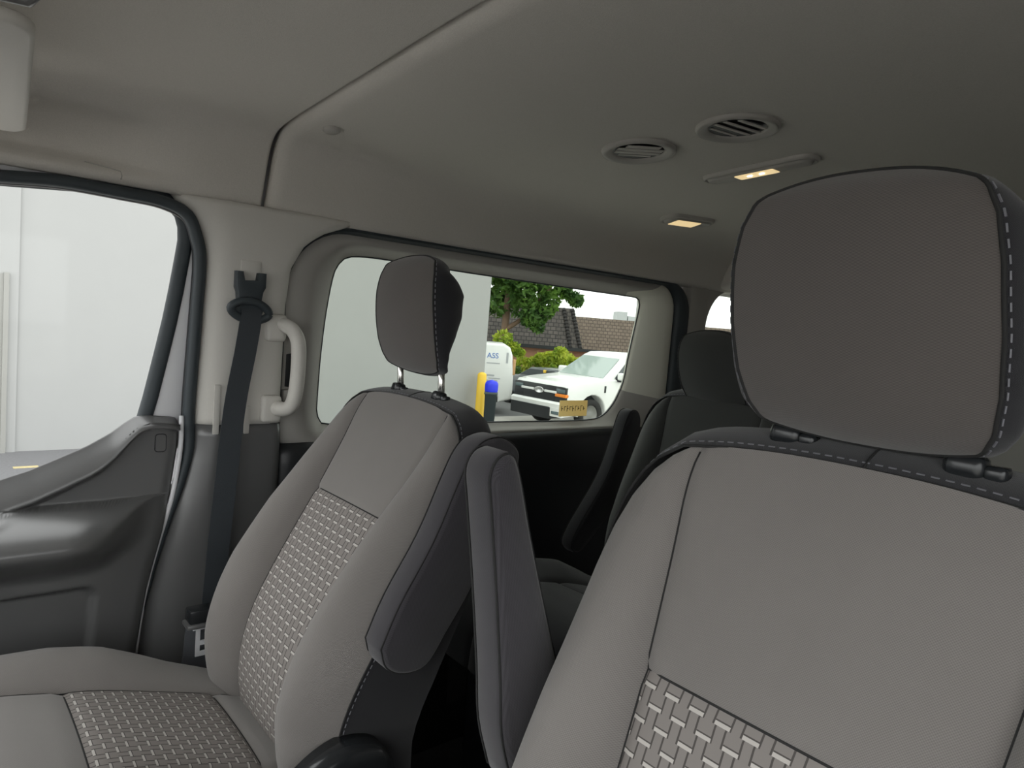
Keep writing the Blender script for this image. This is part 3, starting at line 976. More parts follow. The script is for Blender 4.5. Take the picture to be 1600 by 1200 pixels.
    if cushion:
        CPR = [(-.09, .42), (-.08, .50), (-.05, .560), (0.0, .588), (.06, .594), (.1, .592), (.178, .575), (.226, .565), (.3, .543), (.407, .508), (.455, .490), (.52, .465), (.56, .45)]
        CB = [(-.09, .0), (0.0, .012), (.1, .026), (.165, .038), (.238, .038), (.3, .028), (.352, .018), (.432, .010), (.5, .004), (.56, 0)]
        cp = Prof([(y, z) for y, z in CPR])
        def sy(y):
            return float(np.interp(y, cp.P[:, 0], cp.s))
        cw, cs = 0.255, 0.127
        y1, y2 = 0.180, 0.408
        def cu(x, q):
            p = cp.at(q); t = cp.tan(q); nr = np.array([-t[1], t[0]])
            ax = abs(x); n = 0
            if ax > cs:
                k = (ax - cs) / (cw - cs)
                n = tab(p[0], CB) * math.sin(math.pi * min(1, 0.5 * k / 0.62)) - 0.05 * k ** 7
            n -= 0.004 * math.exp(-((ax - cs) / 0.006) ** 2)
            if ax <= cs + .002:
                n += 0.004 * (1 - (ax / cs) ** 2)
                for yy in (y1, y2):
                    n -= 0.004 * math.exp(-((q - sy(yy)) / 0.006) ** 2)
            return (xc + x, p[0] + nr[0] * n + cy, p[1] + nr[1] * n + cz)
        q0, q3 = 0, cp.L
        cols = [-cs, -cs + .003, -cs + .008] + lin(-cs + .02, cs - .02, 11) + [cs - .008, cs - .003, cs]
        cush = grid('seat_cushion', cu, cols, list(np.linspace(q0, sy(y1), 24)), CL2, seat, label='cloth seat cushion')
        grid('insert_panel', cu, cols, list(np.linspace(sy(y1), sy(y2), 24)), 'basket_weave' if not simple else CL2, cush, label='basket weave insert')
        grid('rear_strip', cu, cols, list(np.linspace(sy(y2), q3, 14)), CL2, cush)
        for s in (-1, 1):
            grid('bolster', lambda k, q, s=s: cu(s * (cs + k * (cw - cs)), q), [0, .02, .06, .12, .2, .3, .4, .5, .6, .7, .78, .85, .9, .95, 1], list(np.linspace(0, cp.L, 50)), CL2, cush, flip=s < 0,
                 uvfn=lambda k, q, s=s: (k * .13, q))
            grid('side_panel', lambda g, q, s=s: (lambda p: (p[0] + s * 0.006 * math.sin(3.1 * g), p[1], p[2] - g * (p[2] - 0.26 - cz)))(cu(s * cw, q)), lin(0, 1, 6), list(np.linspace(0, cp.L, 30)), 'black_cloth', cush, flip=s < 0)
            tube('seam', [cu(s * cs, q) for q in np.linspace(0, cp.L, 40)], 0.0013, 'thread_dark', cush, 5)
        for yy in (y1, y2):
            tube('seam', [cu(x, sy(yy)) for x in lin(-cs, cs, 15)], 0.0013, 'thread_dark', cush, 5)
        # metal and plastic base under the cushion
        box('seat_base', (xc - 0.22, -0.02 + cy, 0.0), (xc + 0.22, 0.50 + cy, 0.36 + cz), 'black_plastic', seat, bevel=0.02)
        # hinge cover on the inner side
        hx = xc + mir * 0.262
        HC = [(.30, .46), (.36, .535), (.41, .580), (.45, .600), (.49, .604), (.525, .590), (.545, .555), (.55, .50), (.53, .43), (.46, .38), (.36, .38), (.31, .42)]
        HC = [(p[0] + cy, p[1] + cz - 0.012) for p in catmull(HC + [HC[0]], 4)][:-1]
        Lh = []
        for d, x in ((0.0, -0.03), (0.0, 0.008), (-0.004, 0.014), (-0.012, 0.018), (-0.02, 0.019)):
            Lh.append([(hx + mir * x, p[0], p[1]) for p in offset_loop(HC, d)])
        loft('hinge_cover', Lh, 'gloss_black', seat, cap0=True, cap1=True, label='glossy black recliner cover')
    return seat

XP, XD = -0.433, 0.433
ident = lambda p: tuple(p)
def mk_T(rot, dy, dz, py=0.5, pz=0.5):
    c, s = math.cos(rot), math.sin(rot)
    def T(p):
        y, z = p[1] - py, p[2] - pz
        return (p[0], py + y * c - z * s + dy, pz + z * c + y * s + dz)
    return T
# arm rests folded up beside the backrests (side outline: y, z)
PARM = [(.499, .735), (.510, .705), (.540, .688), (.580, .692), (.612, .735), (.66, .81), (.705, .92), (.728, .985), (.722, 1.012), (.690, 1.030), (.655, 1.026), (.632, 1.005), (.612, .965), (.575, .880), (.525, .795)]
make_seat('front_seat', 'grey cloth front passenger seat beside the door window, headrest raised on chrome posts', XP, 1, ident, 0.0, PARM, (-0.200, -0.143), (XP, 0.25, 0.0))
DARM = [(.470, .745), (.452, .80), (.444, .86), (.430, .95), (.416, 1.03), (.411, 1.062), (.420, 1.080), (.436, 1.083), (.448, 1.066), (.468, 1.005), (.494, .932), (.525, .85), (.555, .77), (.55, .735), (.51, .72)]
make_seat('front_seat', 'grey cloth driver seat, nearest and largest at the right of the picture', XD, -1, mk_T(math.radians(10), -0.023, 0.032), -0.033, [(y - 0.012, z) for y, z in DARM], (0.140, 0.190), (XD, 0.21, 0.0), cz=0.03, cy=-0.04)
# second row seat
RARM = [(1.50, .60), (1.60, .70), (1.655, .83), (1.675, .93), (1.665, .97), (1.64, .982), (1.612, .965), (1.585, .89), (1.54, .78), (1.45, .66), (1.42, .60), (1.45, .57)]
make_seat('second_row_seat', 'second row seat behind with shade put into its cloth colour, partly hidden by the driver headrest', -0.405, 1, mk_T(math.radians(14), 1.085, -0.035), -0.072, RARM, (-0.725, -0.675), (-0.405, 1.25, 0.0), cy=1.05, simple=True)

# ------------------------------------------------------------------ seat belt of the passenger seat
sb = empty('seat_belt', (-0.82, 0.53, 0.7), 'dark passenger seat belt hanging from the pale pillar trim', 'seat belt')
FK = [(0.500, 1.268), (0.500, 1.235), (0.504, 1.225), (0.507, 1.195), (0.551, 1.195), (0.556, 1.228), (0.561, 1.238), (0.561, 1.268), (0.546, 1.268), (0.544, 1.252), (0.517, 1.250), (0.513, 1.268)]
prism('anchor_cover', FK, 0, -0.829, -0.805, 'rubber', sb, bevel=0.003, label='black forked height adjuster')
lp = []
for k in range(28):
    a = 2 * math.pi * k / 28
    lp.append((-0.801 + 0.004 * math.sin(a), 0.528 + 0.040 * math.cos(a), 1.187 + (0.021 if math.sin(a) > 0 else 0.019) * math.sin(a) * (1 - 0.2 * math.cos(a) ** 2) - 0.10 * 0.04 * math.cos(a)))
tube('belt_loop', lp + [lp[0]], 0.0085, 'rubber', sb, 10, label='black belt guide loop')
prism('loop_plate', roundrect(0.500, 0.556, 1.178, 1.208, 0.010, 4), 0, -0.812, -0.803, 'rubber', sb, bevel=0.002)
bp = [(-0.800, 0.530, 1.192), (-0.797, 0.529, 1.17), (-0.800, 0.522, 1.10), (-0.800, 0.506, 0.985), (-0.798, 0.493, 0.80), (-0.797, 0.486, 0.69), (-0.80, 0.478, 0.5), (-0.81, 0.47, 0.3)]
C = catmull(bp, 6)
V, F = [], []
for i, c in enumerate(C):
    w = 0.0225 if c[2] < 1.17 else 0.021
    for dx, dyy in ((0.0008, -w), (0.0008, w), (-0.0008, w), (-0.0008, -w)):
        V.append((c[0] + dx, c[1] + dyy, c[2]))
for j in range(len(C) - 1):
    for k in range(4):
        m = (k + 1) % 4
        F.append((j * 4 + k, j * 4 + m, (j + 1) * 4 + m, (j + 1) * 4 + k))
mesh('webbing', V, F, 'webbing', sb, False, label='dark belt webbing')
# lower strap with the tongue
tg = box('tongue', (-0.735, 0.407, 0.575), (-0.700, 0.472, 0.602), 'gloss_black', sb, bevel=0.004, label='black tongue grip with metal plate')
box('tongue_edge', (-0.737, 0.402, 0.566), (-0.696, 0.476, 0.576), 'dark_plastic', tg, bevel=0.004)
pl = [(0.432, 0.566), (0.482, 0.566), (0.475, 0.55), (0.472, 0.505), (0.446, 0.505), (0.443, 0.55)]
bm = bmesh.new()
def plate(x, polys):
    pass
for (y0, y1, z0, z1) in ((0.424, 0.432, 0.513, 0.525), (0.456, 0.464, 0.513, 0.525), (0.424, 0.432, 0.5345, 0.557), (0.456, 0.464, 0.5345, 0.557), (0.424, 0.464, 0.503, 0.513), (0.424, 0.464, 0.525, 0.5345), (0.418, 0.470, 0.557, 0.567)):
    g = bmesh.ops.create_cube(bm, size=1)['verts']
    for v in g:
        v.co = Vector((-0.716 + v.co.x * 0.003, y0 + (v.co.y + .5) * (y1 - y0), z0 + (v.co.z + .5) * (z1 - z0)))
bm_obj('tongue_plate', bm, 'white_paint', tg, smooth=False)
sp = [(-0.728, 0.432, 0.585), (-0.735, 0.432, 0.52), (-0.742, 0.430, 0.46), (-0.748, 0.43, 0.36)]
V, F = [], []
C = catmull(sp, 5)
for c in C:
    for dx, dyy in ((0.001, -0.024), (0.001, 0.03), (-0.001, 0.03), (-0.001, -0.024)):
        V.append((c[0] + dx, c[1] + dyy, c[2]))
for j in range(len(C) - 1):
    for k in range(4):
        m = (k + 1) % 4
        F.append((j * 4 + k, j * 4 + m, (j + 1) * 4 + m, (j + 1) * 4 + k))
mesh('lap_webbing', V, F, 'lap_webbing', sb, False)

# ------------------------------------------------------------------ grab handle on the pillar
gh = empty('grab_handle', (-0.80, 0.61, 0.975), 'pale beige grab handle on the rear edge of the pillar', 'handle')
hp_ = catmull([(-0.834, 0.603, 1.163), (-0.815, 0.608, 1.163), (-0.785, 0.616, 1.152), (-0.768, 0.622, 1.125), (-0.765, 0.623, 1.07), (-0.767, 0.621, 1.02), (-0.775, 0.616, 0.992), (-0.795, 0.609, 0.981), (-0.832, 0.601, 0.981)], 6)
tube('grip', hp_, [0.0155 if 3 < i < len(hp_) - 4 else 0.017 for i in range(len(hp_))], 'beige_plastic', gh, 14)
for z, y in ((1.155, 0.592), (0.978, 0.590)):
    box('mount', (-0.838, y - 0.020, z - 0.03), (-0.815, y + 0.024, z + 0.03), 'beige_plastic', gh, bevel=0.009, seg=3)

# ------------------------------------------------------------------ ceiling vents and lamps
def vent(label, x, y, r, ang, tilt, sw):
    z = ceil_z(x)
    v = empty('air_vent', (x, y, z - 0.004), label, 'air vent', 'round ceiling air vents')
    prof = [(1.0, 0.004), (0.995, -0.003), (0.97, -0.0065), (0.92, -0.0080), (0.84, -0.0068), (0.74, -0.0045), (0.69, -0.0025), (0.67, 0.004)]
    sl = (ceil_z(x + .05) - ceil_z(x - .05)) / .1
    L = []
    for f, h in prof:
        L.append([(x + r * f * math.cos(a), y + r * f * math.sin(a), z + h + sl * r * f * math.cos(a)) for a in lin(0, 2 * math.pi, 49)[:-1]])
    loft('vent_ring', L, 'grey_plastic2', v)
    L = [[(x + r * f * math.cos(a), y + r * f * math.sin(a), z + h + sl * r * f * math.cos(a)) for a in lin(0, 2 * math.pi, 33)[:-1]] for f, h in ((0.68, -0.0008), (0.3, -0.0008), (0.01, -0.0008))]
    loft('vent_throat', L, 'black_plastic', v)
    for k in (-1.5, -0.5, 0.5, 1.5):
        dd = k * r * 0.31
        hl = math.sqrt(max(0, (0.655 * r) ** 2 - dd ** 2)) * 0.97
        M = Matrix.Translation((x, y, z - 0.0026)) @ Matrix.Rotation(ang, 4, 'Z') @ Matrix.Rotation(-math.atan(sl) * math.cos(ang), 4, 'Y') @ Matrix.Translation((0, dd, 0)) @ Matrix.Rotation(tilt, 4, 'X')
        box('slat', (-hl, -r * sw, -0.0009), (hl, r * sw, 0.0009), 'grey_plastic2', v, M=M)
vent('round ceiling air vent nearer the side window with closed slats', -0.332, 1.152, 0.078, math.radians(56), math.radians(3), 0.125)
vent('larger round ceiling air vent above the centre lamp with open dark slats', -0.110, 1.168, 0.077, math.radians(82), math.radians(8), 0.070)

def lamp(label, x, y, L, W, ang, lens0, lens1, bright):
    z = ceil_z(x)
    sl = (ceil_z(x + .05) - ceil_z(x - .05)) / .1
    lm = empty('ceiling_lamp', (x, y, z - 0.004), label, 'lamp', 'lit ceiling lamps')
    ca, sa = math.cos(ang), math.sin(ang)
    def tr(u, v, h):
        X, Y = u * ca - v * sa, u * sa + v * ca
        return (x + X, y + Y, z + h + sl * X)
    R = lambda k: roundrect(-L / 2 + k, L / 2 - k, -W / 2 + k, W / 2 - k, W / 2 - k - 0.002, 8)
    Ls = [[tr(u, v, h) for u, v in R(k)] for k, h in ((0, 0.006), (0.0, -0.004), (0.003, -0.009), (0.007, -0.0105), (0.009, -0.0075), (0.0115, -0.0075), (0.014, -0.0125), (0.018, -0.014))]
    loft('housing', Ls, 'grey_plastic2', lm, cap1=True)
    RR = roundrect(lens0, lens1, -W / 2 + 0.017, W / 2 - 0.017, 0.003, 3)
    loft('lens', [[tr(u, v, h) for u, v in RR] for h in (-0.013, -0.0150)] + [[tr(u * 0.97 + 0.03 * (lens0 + lens1) / 2, v * 0.9, -0.0158) for u, v in RR]], 'lamp_lens', lm, cap1=True, smooth=False, label='glowing warm lens')
    if bright:
        for u in (lens0 + (lens1 - lens0) * 0.35, lens0 + (lens1 - lens0) * 0.66):
            LL = [[tr(u + 0.006 * math.cos(a), -0.004 + 0.004 * math.sin(a), h) for a in lin(0, 2 * math.pi, 11)[:-1]] for h in (-0.0152, -0.0170)]
            loft('bulb', LL, 'led', lm, cap1=True)
    return lm
lamp('long lit ceiling lamp with two bright bulbs below the large vent', -0.222, 1.432, 0.275, 0.066, 0.0, -0.050, 0.045, True)
lamp('small lit ceiling lamp nearer the sliding door window', -0.640, 1.752, 0.185, 0.080, math.radians(78), -0.055, 0.035, False)
# little headliner clip
z = ceil_prof(0, 0.62)[1] * 0 + float(np.interp(-0.672, [p[0] for p in CPA], [p[1] for p in CPA])) - 0.001
loft('trim_clip', [[(-0.672 + r * math.cos(a), 0.624 + r * math.sin(a), z + h + 0.14 * r * math.cos(a)) for a in lin(0, 2 * math.pi, 25)[:-1]] for r, h in ((0.017, 0.004), (0.017, -0.004), (0.013, -0.007), (0.004, -0.0078))], 'grey_plastic2', cap1=True)
tag(bpy.data.objects['trim_clip'], 'small round grey clip in the headliner beside the seam', 'clip')
# embossed tab above the passenger door
def head_x(y, z):
    P = [front_ceil(i, y) for i in range(NP // 2)]
    return float(np.interp(z, [p[2] for p in P], [p[0] for p in P]))
TB = [(0.232, 1.437), (0.262, 1.434), (0.290, 1.430), (0.292, 1.422), (0.291, 1.415)]
ab = tube('embossed_tab', [(head_x(y, z) + 0.0006, y, z) for y, z in TB], 0.0011, 'grey_plastic2', None, 6)
tag(ab, 'faint embossed tab outline in the headliner above the passenger door', 'tab')

# sun visor by the windscreen
sv = empty('sun_visor', (-0.5, 0.06, 1.45), 'grey sun visor at the upper left corner', 'sun visor')
VP = [(p[0], p[1] - 0.075 * (p[0] + 0.33)) for p in roundrect(-0.74, -0.305, -0.10, 0.100, 0.03, 5)]
L = []
for k, h in ((-0.006, 0.0), (0.0, -0.003), (0.0, -0.014), (-0.006, -0.017)):
    L.append([(p[0], p[1], 1.478 + h + 0.10 * (p[0] + 0.55) ) for p in offset_loop(VP, k)])
loft('visor_panel', L, 'beige_plastic', sv, cap0=True, cap1=True)
tube('visor_arm', [(-0.30, -0.02, 1.505), (-0.285, 0.05, 1.503), (-0.275, 0.088, 1.503), (-0.24, 0.10, 1.515)], 0.006, 'dark_plastic', sv)

# ------------------------------------------------------------------ sticker on the sliding door glass
st = empty('window_sticker', (-0.932, 1.64, 0.925), 'tan printed sticker on the lower corner of the sliding door glass', 'sticker')
box('sheet', (-0.9325, 1.574, 0.925), (-0.9315, 1.702, 0.977), 'sticker_paper', st)
bm = bmesh.new()
def ink(y0, y1, z0, z1):
    g = bmesh.ops.create_cube(bm, size=1)['verts']
    for v in g:
        v.co = Vector((-0.9313 + v.co.x * 0.0004, y0 + (v.co.y + .5) * (y1 - y0), z0 + (v.co.z + .5) * (z1 - z0)))
for k in range(9):
    y = 1.583 + k * 0.0125
    h = 0.012 + 0.012 * random.random()
    ink(y, y + 0.0022, 0.951 - h / 2, 0.951 + h / 2)
    if k % 2:
        ink(y, y + 0.009, 0.951 + h / 2 - 0.002, 0.951 + h / 2)
    else:
        ink(y, y + 0.007, 0.949, 0.9515)
bm_obj('print', bm, 'sticker_ink', st, smooth=False)

# ------------------------------------------------------------------ outdoors
G = -1.35
structure(box('ground', (-220, -120, G - 0.2), (60, 260, G), 'asphalt'), 'grey asphalt yard around the van', 'ground')
bd = empty('building', (-15.0, -3, G), 'white rendered building wall filling the side windows', 'building')
box('wall', (-14.4, -25, G), (-12.4, 10.24, 3.25), 'render_wall', bd)
box('wall_step', (-12.4, -25, G), (-12.36, 1.17, 3.25), 'render_wall', bd)
dr = box('door', (-12.36, 0.0, G), (-12.33, 1.03, 1.37), 'door_grey', bd, label='grey door at the left edge')
box('door_frame', (-12.36, 0.98, G), (-12.30, 1.045, 1.385), 'door_grey', dr)
structure(box('floor_bounce', (-9.6, -40, G - 0.1), (40, 60, G + 0.004), 'concrete'), 'pale concrete around the van added to bounce light inside', 'pavement')  # unseen bright ground added to throw light up onto the headliner
structure(box('floor_lot', (-14.5, 10.6, G - 0.1), (-9.6, 30, G + 0.004), 'concrete'), 'pale concrete bay under the parked pickup', 'pavement')
tag(box('yellow_line', (-11.27, 1.05, G), (-11.15, 1.35, G + 0.004), 'yellow_worn'), 'short worn yellow mark on the asphalt', 'line')

bo = empty('bollard', (-12.14, 9.98, G), 'yellow bollard at the corner of the white building', 'bollard')
L = [[(-12.14 + r * math.cos(a), 9.98 + r * math.sin(a), h) for a in lin(0, 2 * math.pi, 21)[:-1]] for r, h in ((0.105, G), (0.105, 0.03), (0.09, 0.065), (0.05, 0.09), (0.01, 0.097))]
loft('post', L, 'yellow_paint', bo, cap1=True)
L = [[(-12.14 + r * math.cos(a), 9.98 + r * math.sin(a), h) for a in lin(0, 2 * math.pi, 21)[:-1]] for r, h in ((0.16, G), (0.16, G + 0.03), (0.11, G + 0.035))]
loft('base_collar', L, 'concrete', bo)

bi = empty('waste_bin', (-11.66, 9.90, G), 'dark waste bin with a bright blue bag beside the bollard', 'bin')
u = Vector((0.643, 0.766, 0)); w = Vector((0.766, -0.643, 0))
def binloop(hw, hd, z, r=0.03):
    return [tuple(Vector((-11.66, 9.90, z)) + u * p[0] + w * p[1]) for p in roundrect(-hw, hw, -hd, hd, r, 3)]
loft('body', [binloop(0.11, 0.13, G), binloop(0.135, 0.15, -0.36), binloop(0.15, 0.165, -0.355), binloop(0.15, 0.165, -0.31), binloop(0.12, 0.14, -0.30)], 'bin_dark', bi, cap0=True, cap1=True)
L = []
for k in range(9):
    t = k / 8
    rr = 0.15 * math.sqrt(max(0.001, 1 - (1.6 * t - 0.6) ** 4)) if t < 1 else 0.01
    L.append([tuple(Vector((-11.66, 9.90, -0.30 + 0.27 * t)) + u * rr * (1 + .08 * math.sin(3 * a)) * math.cos(a) + w * rr * math.sin(a)) for a in lin(0, 2 * math.pi, 19)[:-1]])
loft('blue_bag', L, 'blue_plastic', bi, cap1=True, label='bright blue bag')

def wheel(parent, x, y, z, r, w_, axis_x=True):
    prof = [(0.62, 0.0), (0.62, .3), (0.66, .42), (0.93, .5), (1.0, .38), (1.0, -.38), (0.93, -.5), (0.62, -.5)]
    L = []
    for f, h in prof:
        L.append([((x + h * w_, y + r * f * math.cos(a), z + r * f * math.sin(a)) if axis_x else (x + r * f * math.cos(a), y - h * w_, z + r * f * math.sin(a))) for a in lin(0, 2 * math.pi, 33)[:-1]])
    wh = loft('wheel', L, 'tyre', parent)
    L = []
    for f, h in ((0.63, .30), (0.56, .26), (0.5, .16), (0.2, .2), (0.02, .22)):
        L.append([((x + h * w_, y + r * f * math.cos(a), z + r * f * math.sin(a)) if axis_x else (x + r * f * math.cos(a), y - h * w_, z + r * f * math.sin(a))) for a in lin(0, 2 * math.pi, 33)[:-1]])
    loft('rim', L, 'rim_grey', wh, cap1=True)

# pickup facing the same way as the van; front right corner (seen) at FX, FY
def pickup():
    x1, y0 = -11.72, 12.36
    x0 = x1 - 2.0
    xm = (x0 + x1) / 2
    t = empty('pickup_truck', (xm, y0 + 2.9, G), 'white pickup truck with black grille parked beyond the side window', 'truck')
    g = G
    def arch(yc, r, n=12):
        return [(yc + r * math.cos(a), g + 0.46 + r * math.sin(a)) for a in lin(math.radians(-8), math.radians(188), n)]
    low = [(y0 + 0.10, g + 0.52), (y0 + 0.03, g + 0.62), (y0 + 0.02, g + 1.10), (y0 + 0.10, g + 1.20), (y0 + 0.5, g + 1.27), (y0 + 1.45, g + 1.36), (y0 + 5.75, g + 1.36), (y0 + 5.8, g + 0.6), (y0 + 5.2, g + 0.55)]
    low += arch(y0 + 4.62, 0.50) + [(y0 + 4.0, g + 0.48), (y0 + 1.6, g + 0.48)] + arch(y0 + 0.98, 0.50)
    prism('body', low, 0, x0, x1, 'car_white', t, bevel=0.07, seg=3)
    # raised hood centre
    prism('hood', [(y0 + 0.10, g + 1.16), (y0 + 0.16, g + 1.245), (y0 + 0.6, g + 1.315), (y0 + 1.42, g + 1.385), (y0 + 1.5, g + 1.3), (y0 + 0.5, g + 1.1)], 0, x0 + 0.22, x1 - 0.22, 'car_white', t, bevel=0.05, seg=3)
    # cab
    def cab(z, ya, yb, hw, r=0.12):
        return [(xm + p[0], p[1], z) for p in roundrect(-hw, hw, ya, yb, r, 4)]
    loft('cab', [cab(g + 1.30, y0 + 1.38, y0 + 4.6, 0.96), cab(g + 1.36, y0 + 1.42, y0 + 4.6, 0.95), cab(g + 1.94, y0 + 2.28, y0 + 4.42, 0.78), cab(g + 2.03, y0 + 2.44, y0 + 4.3, 0.71), cab(g + 2.055, y0 + 2.7, y0 + 4.1, 0.57)], 'car_white', t, cap1=True)
    # glass panels proud of the cab
    def quad(name, P, mat, th=0.012):
        P = [Vector(p) for p in P]
        nrm = (P[1] - P[0]).cross(P[3] - P[0]).normalized() * th
        V = [tuple(p) for p in P] + [tuple(p + nrm) for p in P]
        return mesh(name, V, [(3, 2, 1, 0), (4, 5, 6, 7), (0, 1, 5, 4), (1, 2, 6, 5), (2, 3, 7, 6), (3, 0, 4, 7)], mat, t, False)
    quad('windscreen', [(xm - 0.83, y0 + 1.452, g + 1.385), (xm + 0.83, y0 + 1.452, g + 1.385), (xm + 0.68, y0 + 2.20, g + 1.905), (xm - 0.68, y0 + 2.20, g + 1.905)], 'pale_reflection_glass')
    quad('side_window', [(xm + 0.944, y0 + 1.78, g + 1.40), (xm + 0.944, y0 + 2.9, g + 1.40), (xm + 0.807, y0 + 2.9, g + 1.88), (xm + 0.807, y0 + 2.40, g + 1.88)], 'car_glass_dark')
    quad('side_window', [(xm + 0.944, y0 + 2.98, g + 1.40), (xm + 0.944, y0 + 4.2, g + 1.40), (xm + 0.807, y0 + 4.1, g + 1.88), (xm + 0.807, y0 + 2.98, g + 1.88)], 'car_glass_dark')
    # front: grille, bars, lamps, bumper
    gr = box('grille', (x0 + 0.10, y0 - 0.015, g + 0.72), (x1 - 0.10, y0 + 0.05, g + 1.14), 'car_black', t, bevel=0.012)
    for a, b in ((x0 + 0.30, xm - 0.20), (xm + 0.20, x1 - 0.34)):
        box('grille_bar', (a, y0 - 0.035, g + 0.955), (b, y0 - 0.01, g + 1.015), 'car_white', gr, bevel=0.006)
    L = [[(xm + 0.17 * f * math.cos(a), y0 - d, g + 0.985 + 0.08 * f * math.sin(a)) for a in lin(0, 2 * math.pi, 25)[:-1]] for f, d in ((1, 0.01), (1, 0.04), (0.85, 0.045), (0.8, 0.035))]
    loft('emblem', L, 'steel', gr, cap1=True)
    for s in (-1, 1):
        cx = xm + s * 0.80
        hl = box('headlamp', (cx - 0.19, y0 - 0.02, g + 0.74), (cx + 0.19, y0 + 0.12, g + 1.13), 'car_black', t, bevel=0.02)
        box('lamp_lens', (cx - 0.15, y0 - 0.032, g + 0.985), (cx + 0.16, y0 + 0.0, g + 1.085), 'lamp_grey', hl, bevel=0.01)
        if s > 0:
            box('marker', (cx - 0.19, y0 - 0.034, g + 0.885), (cx + 0.20, y0 + 0.08, g + 0.965), 'amber', hl, bevel=0.01)
    bp_ = [(y0 - 0.10, g + 0.56), (y0 - 0.12, g + 0.70), (y0 - 0.06, g + 0.75), (y0 + 0.2, g + 0.75), (y0 + 0.2, g + 0.5)]
    prism('bumper', bp_, 0, x0 - 0.01, x1 + 0.01, 'car_white', t, bevel=0.03, seg=3)
    prism('valance', [(y0 - 0.125, g + 0.30), (y0 - 0.135, g + 0.60), (y0 + 0.1, g + 0.60), (y0 + 0.3, g + 0.30)], 0, x0 + 0.02, x1 - 0.45, 'car_black', t, bevel=0.03)
    prism('bumper_corner', [(y0 - 0.11, g + 0.38), (y0 - 0.12, g + 0.60), (y0 + 0.3, g + 0.60), (y0 + 0.3, g + 0.42)], 0, x1 - 0.46, x1 - 0.0, 'car_white', t, bevel=0.03)
    box('fog_lamp', (x1 - 0.38, y0 - 0.135, g + 0.44), (x1 - 0.12, y0 - 0.1, g + 0.52), 'lamp_grey', t, bevel=0.008)
    # mirror
    for s, xx in ((1, xm + 1.0), (-1, xm - 1.0)):
        mr = box('mirror', (min(xx, xx + s * 0.27), y0 + 1.80, g + 1.36), (max(xx, xx + s * 0.27), y0 + 1.98, g + 1.56), 'car_white', t, bevel=0.05, seg=3)
        box('mirror_arm', (xx - 0.12, y0 + 1.83, g + 1.31), (xx + 0.12, y0 + 1.95, g + 1.40), 'car_black', mr, bevel=0.02)
    # side badge and wheels
    box('vent_badge', (x1 - 0.005, y0 + 1.36, g + 1.02), (x1 + 0.012, y0 + 1.42, g + 1.20), 'car_black', t, M=None)
    for yc in (0.98, 4.62):
        wheel(t, x1 - 0.15, y0 + yc, g + 0.42, 0.42, 0.26)
        wheel(t, x0 + 0.15, y0 + yc, g + 0.42, 0.42, -0.26)
    # wheel wells
    for yc in (0.98, 4.62):
        prism('wheel_well', [(y0 + yc + 0.505 * math.cos(a), g + 0.46 + 0.505 * math.sin(a)) for a in lin(math.radians(-10), math.radians(190), 14)], 0, x0 + 0.3, x1 - 0.3, 'car_black', t)
pickup()

def text_mesh(txt, size, mat, parent, M, name):
    c = bpy.data.curves.new(name, 'FONT')
    c.body = txt; c.size = size; c.extrude = 0.004
    o = bpy.data.objects.new(name, c)
    COL.objects.link(o)
    dg = bpy.context.evaluated_depsgraph_get()
    me = bpy.data.meshes.new_from_object(o.evaluated_get(dg))
    bpy.data.objects.remove(o)
    me.transform(M)
    V = [tuple(v.co) for v in me.vertices]; F = [tuple(p.vertices) for p in me.polygons]
    bpy.data.meshes.remove(me)
    return mesh(name, V, F, mat, parent, False)

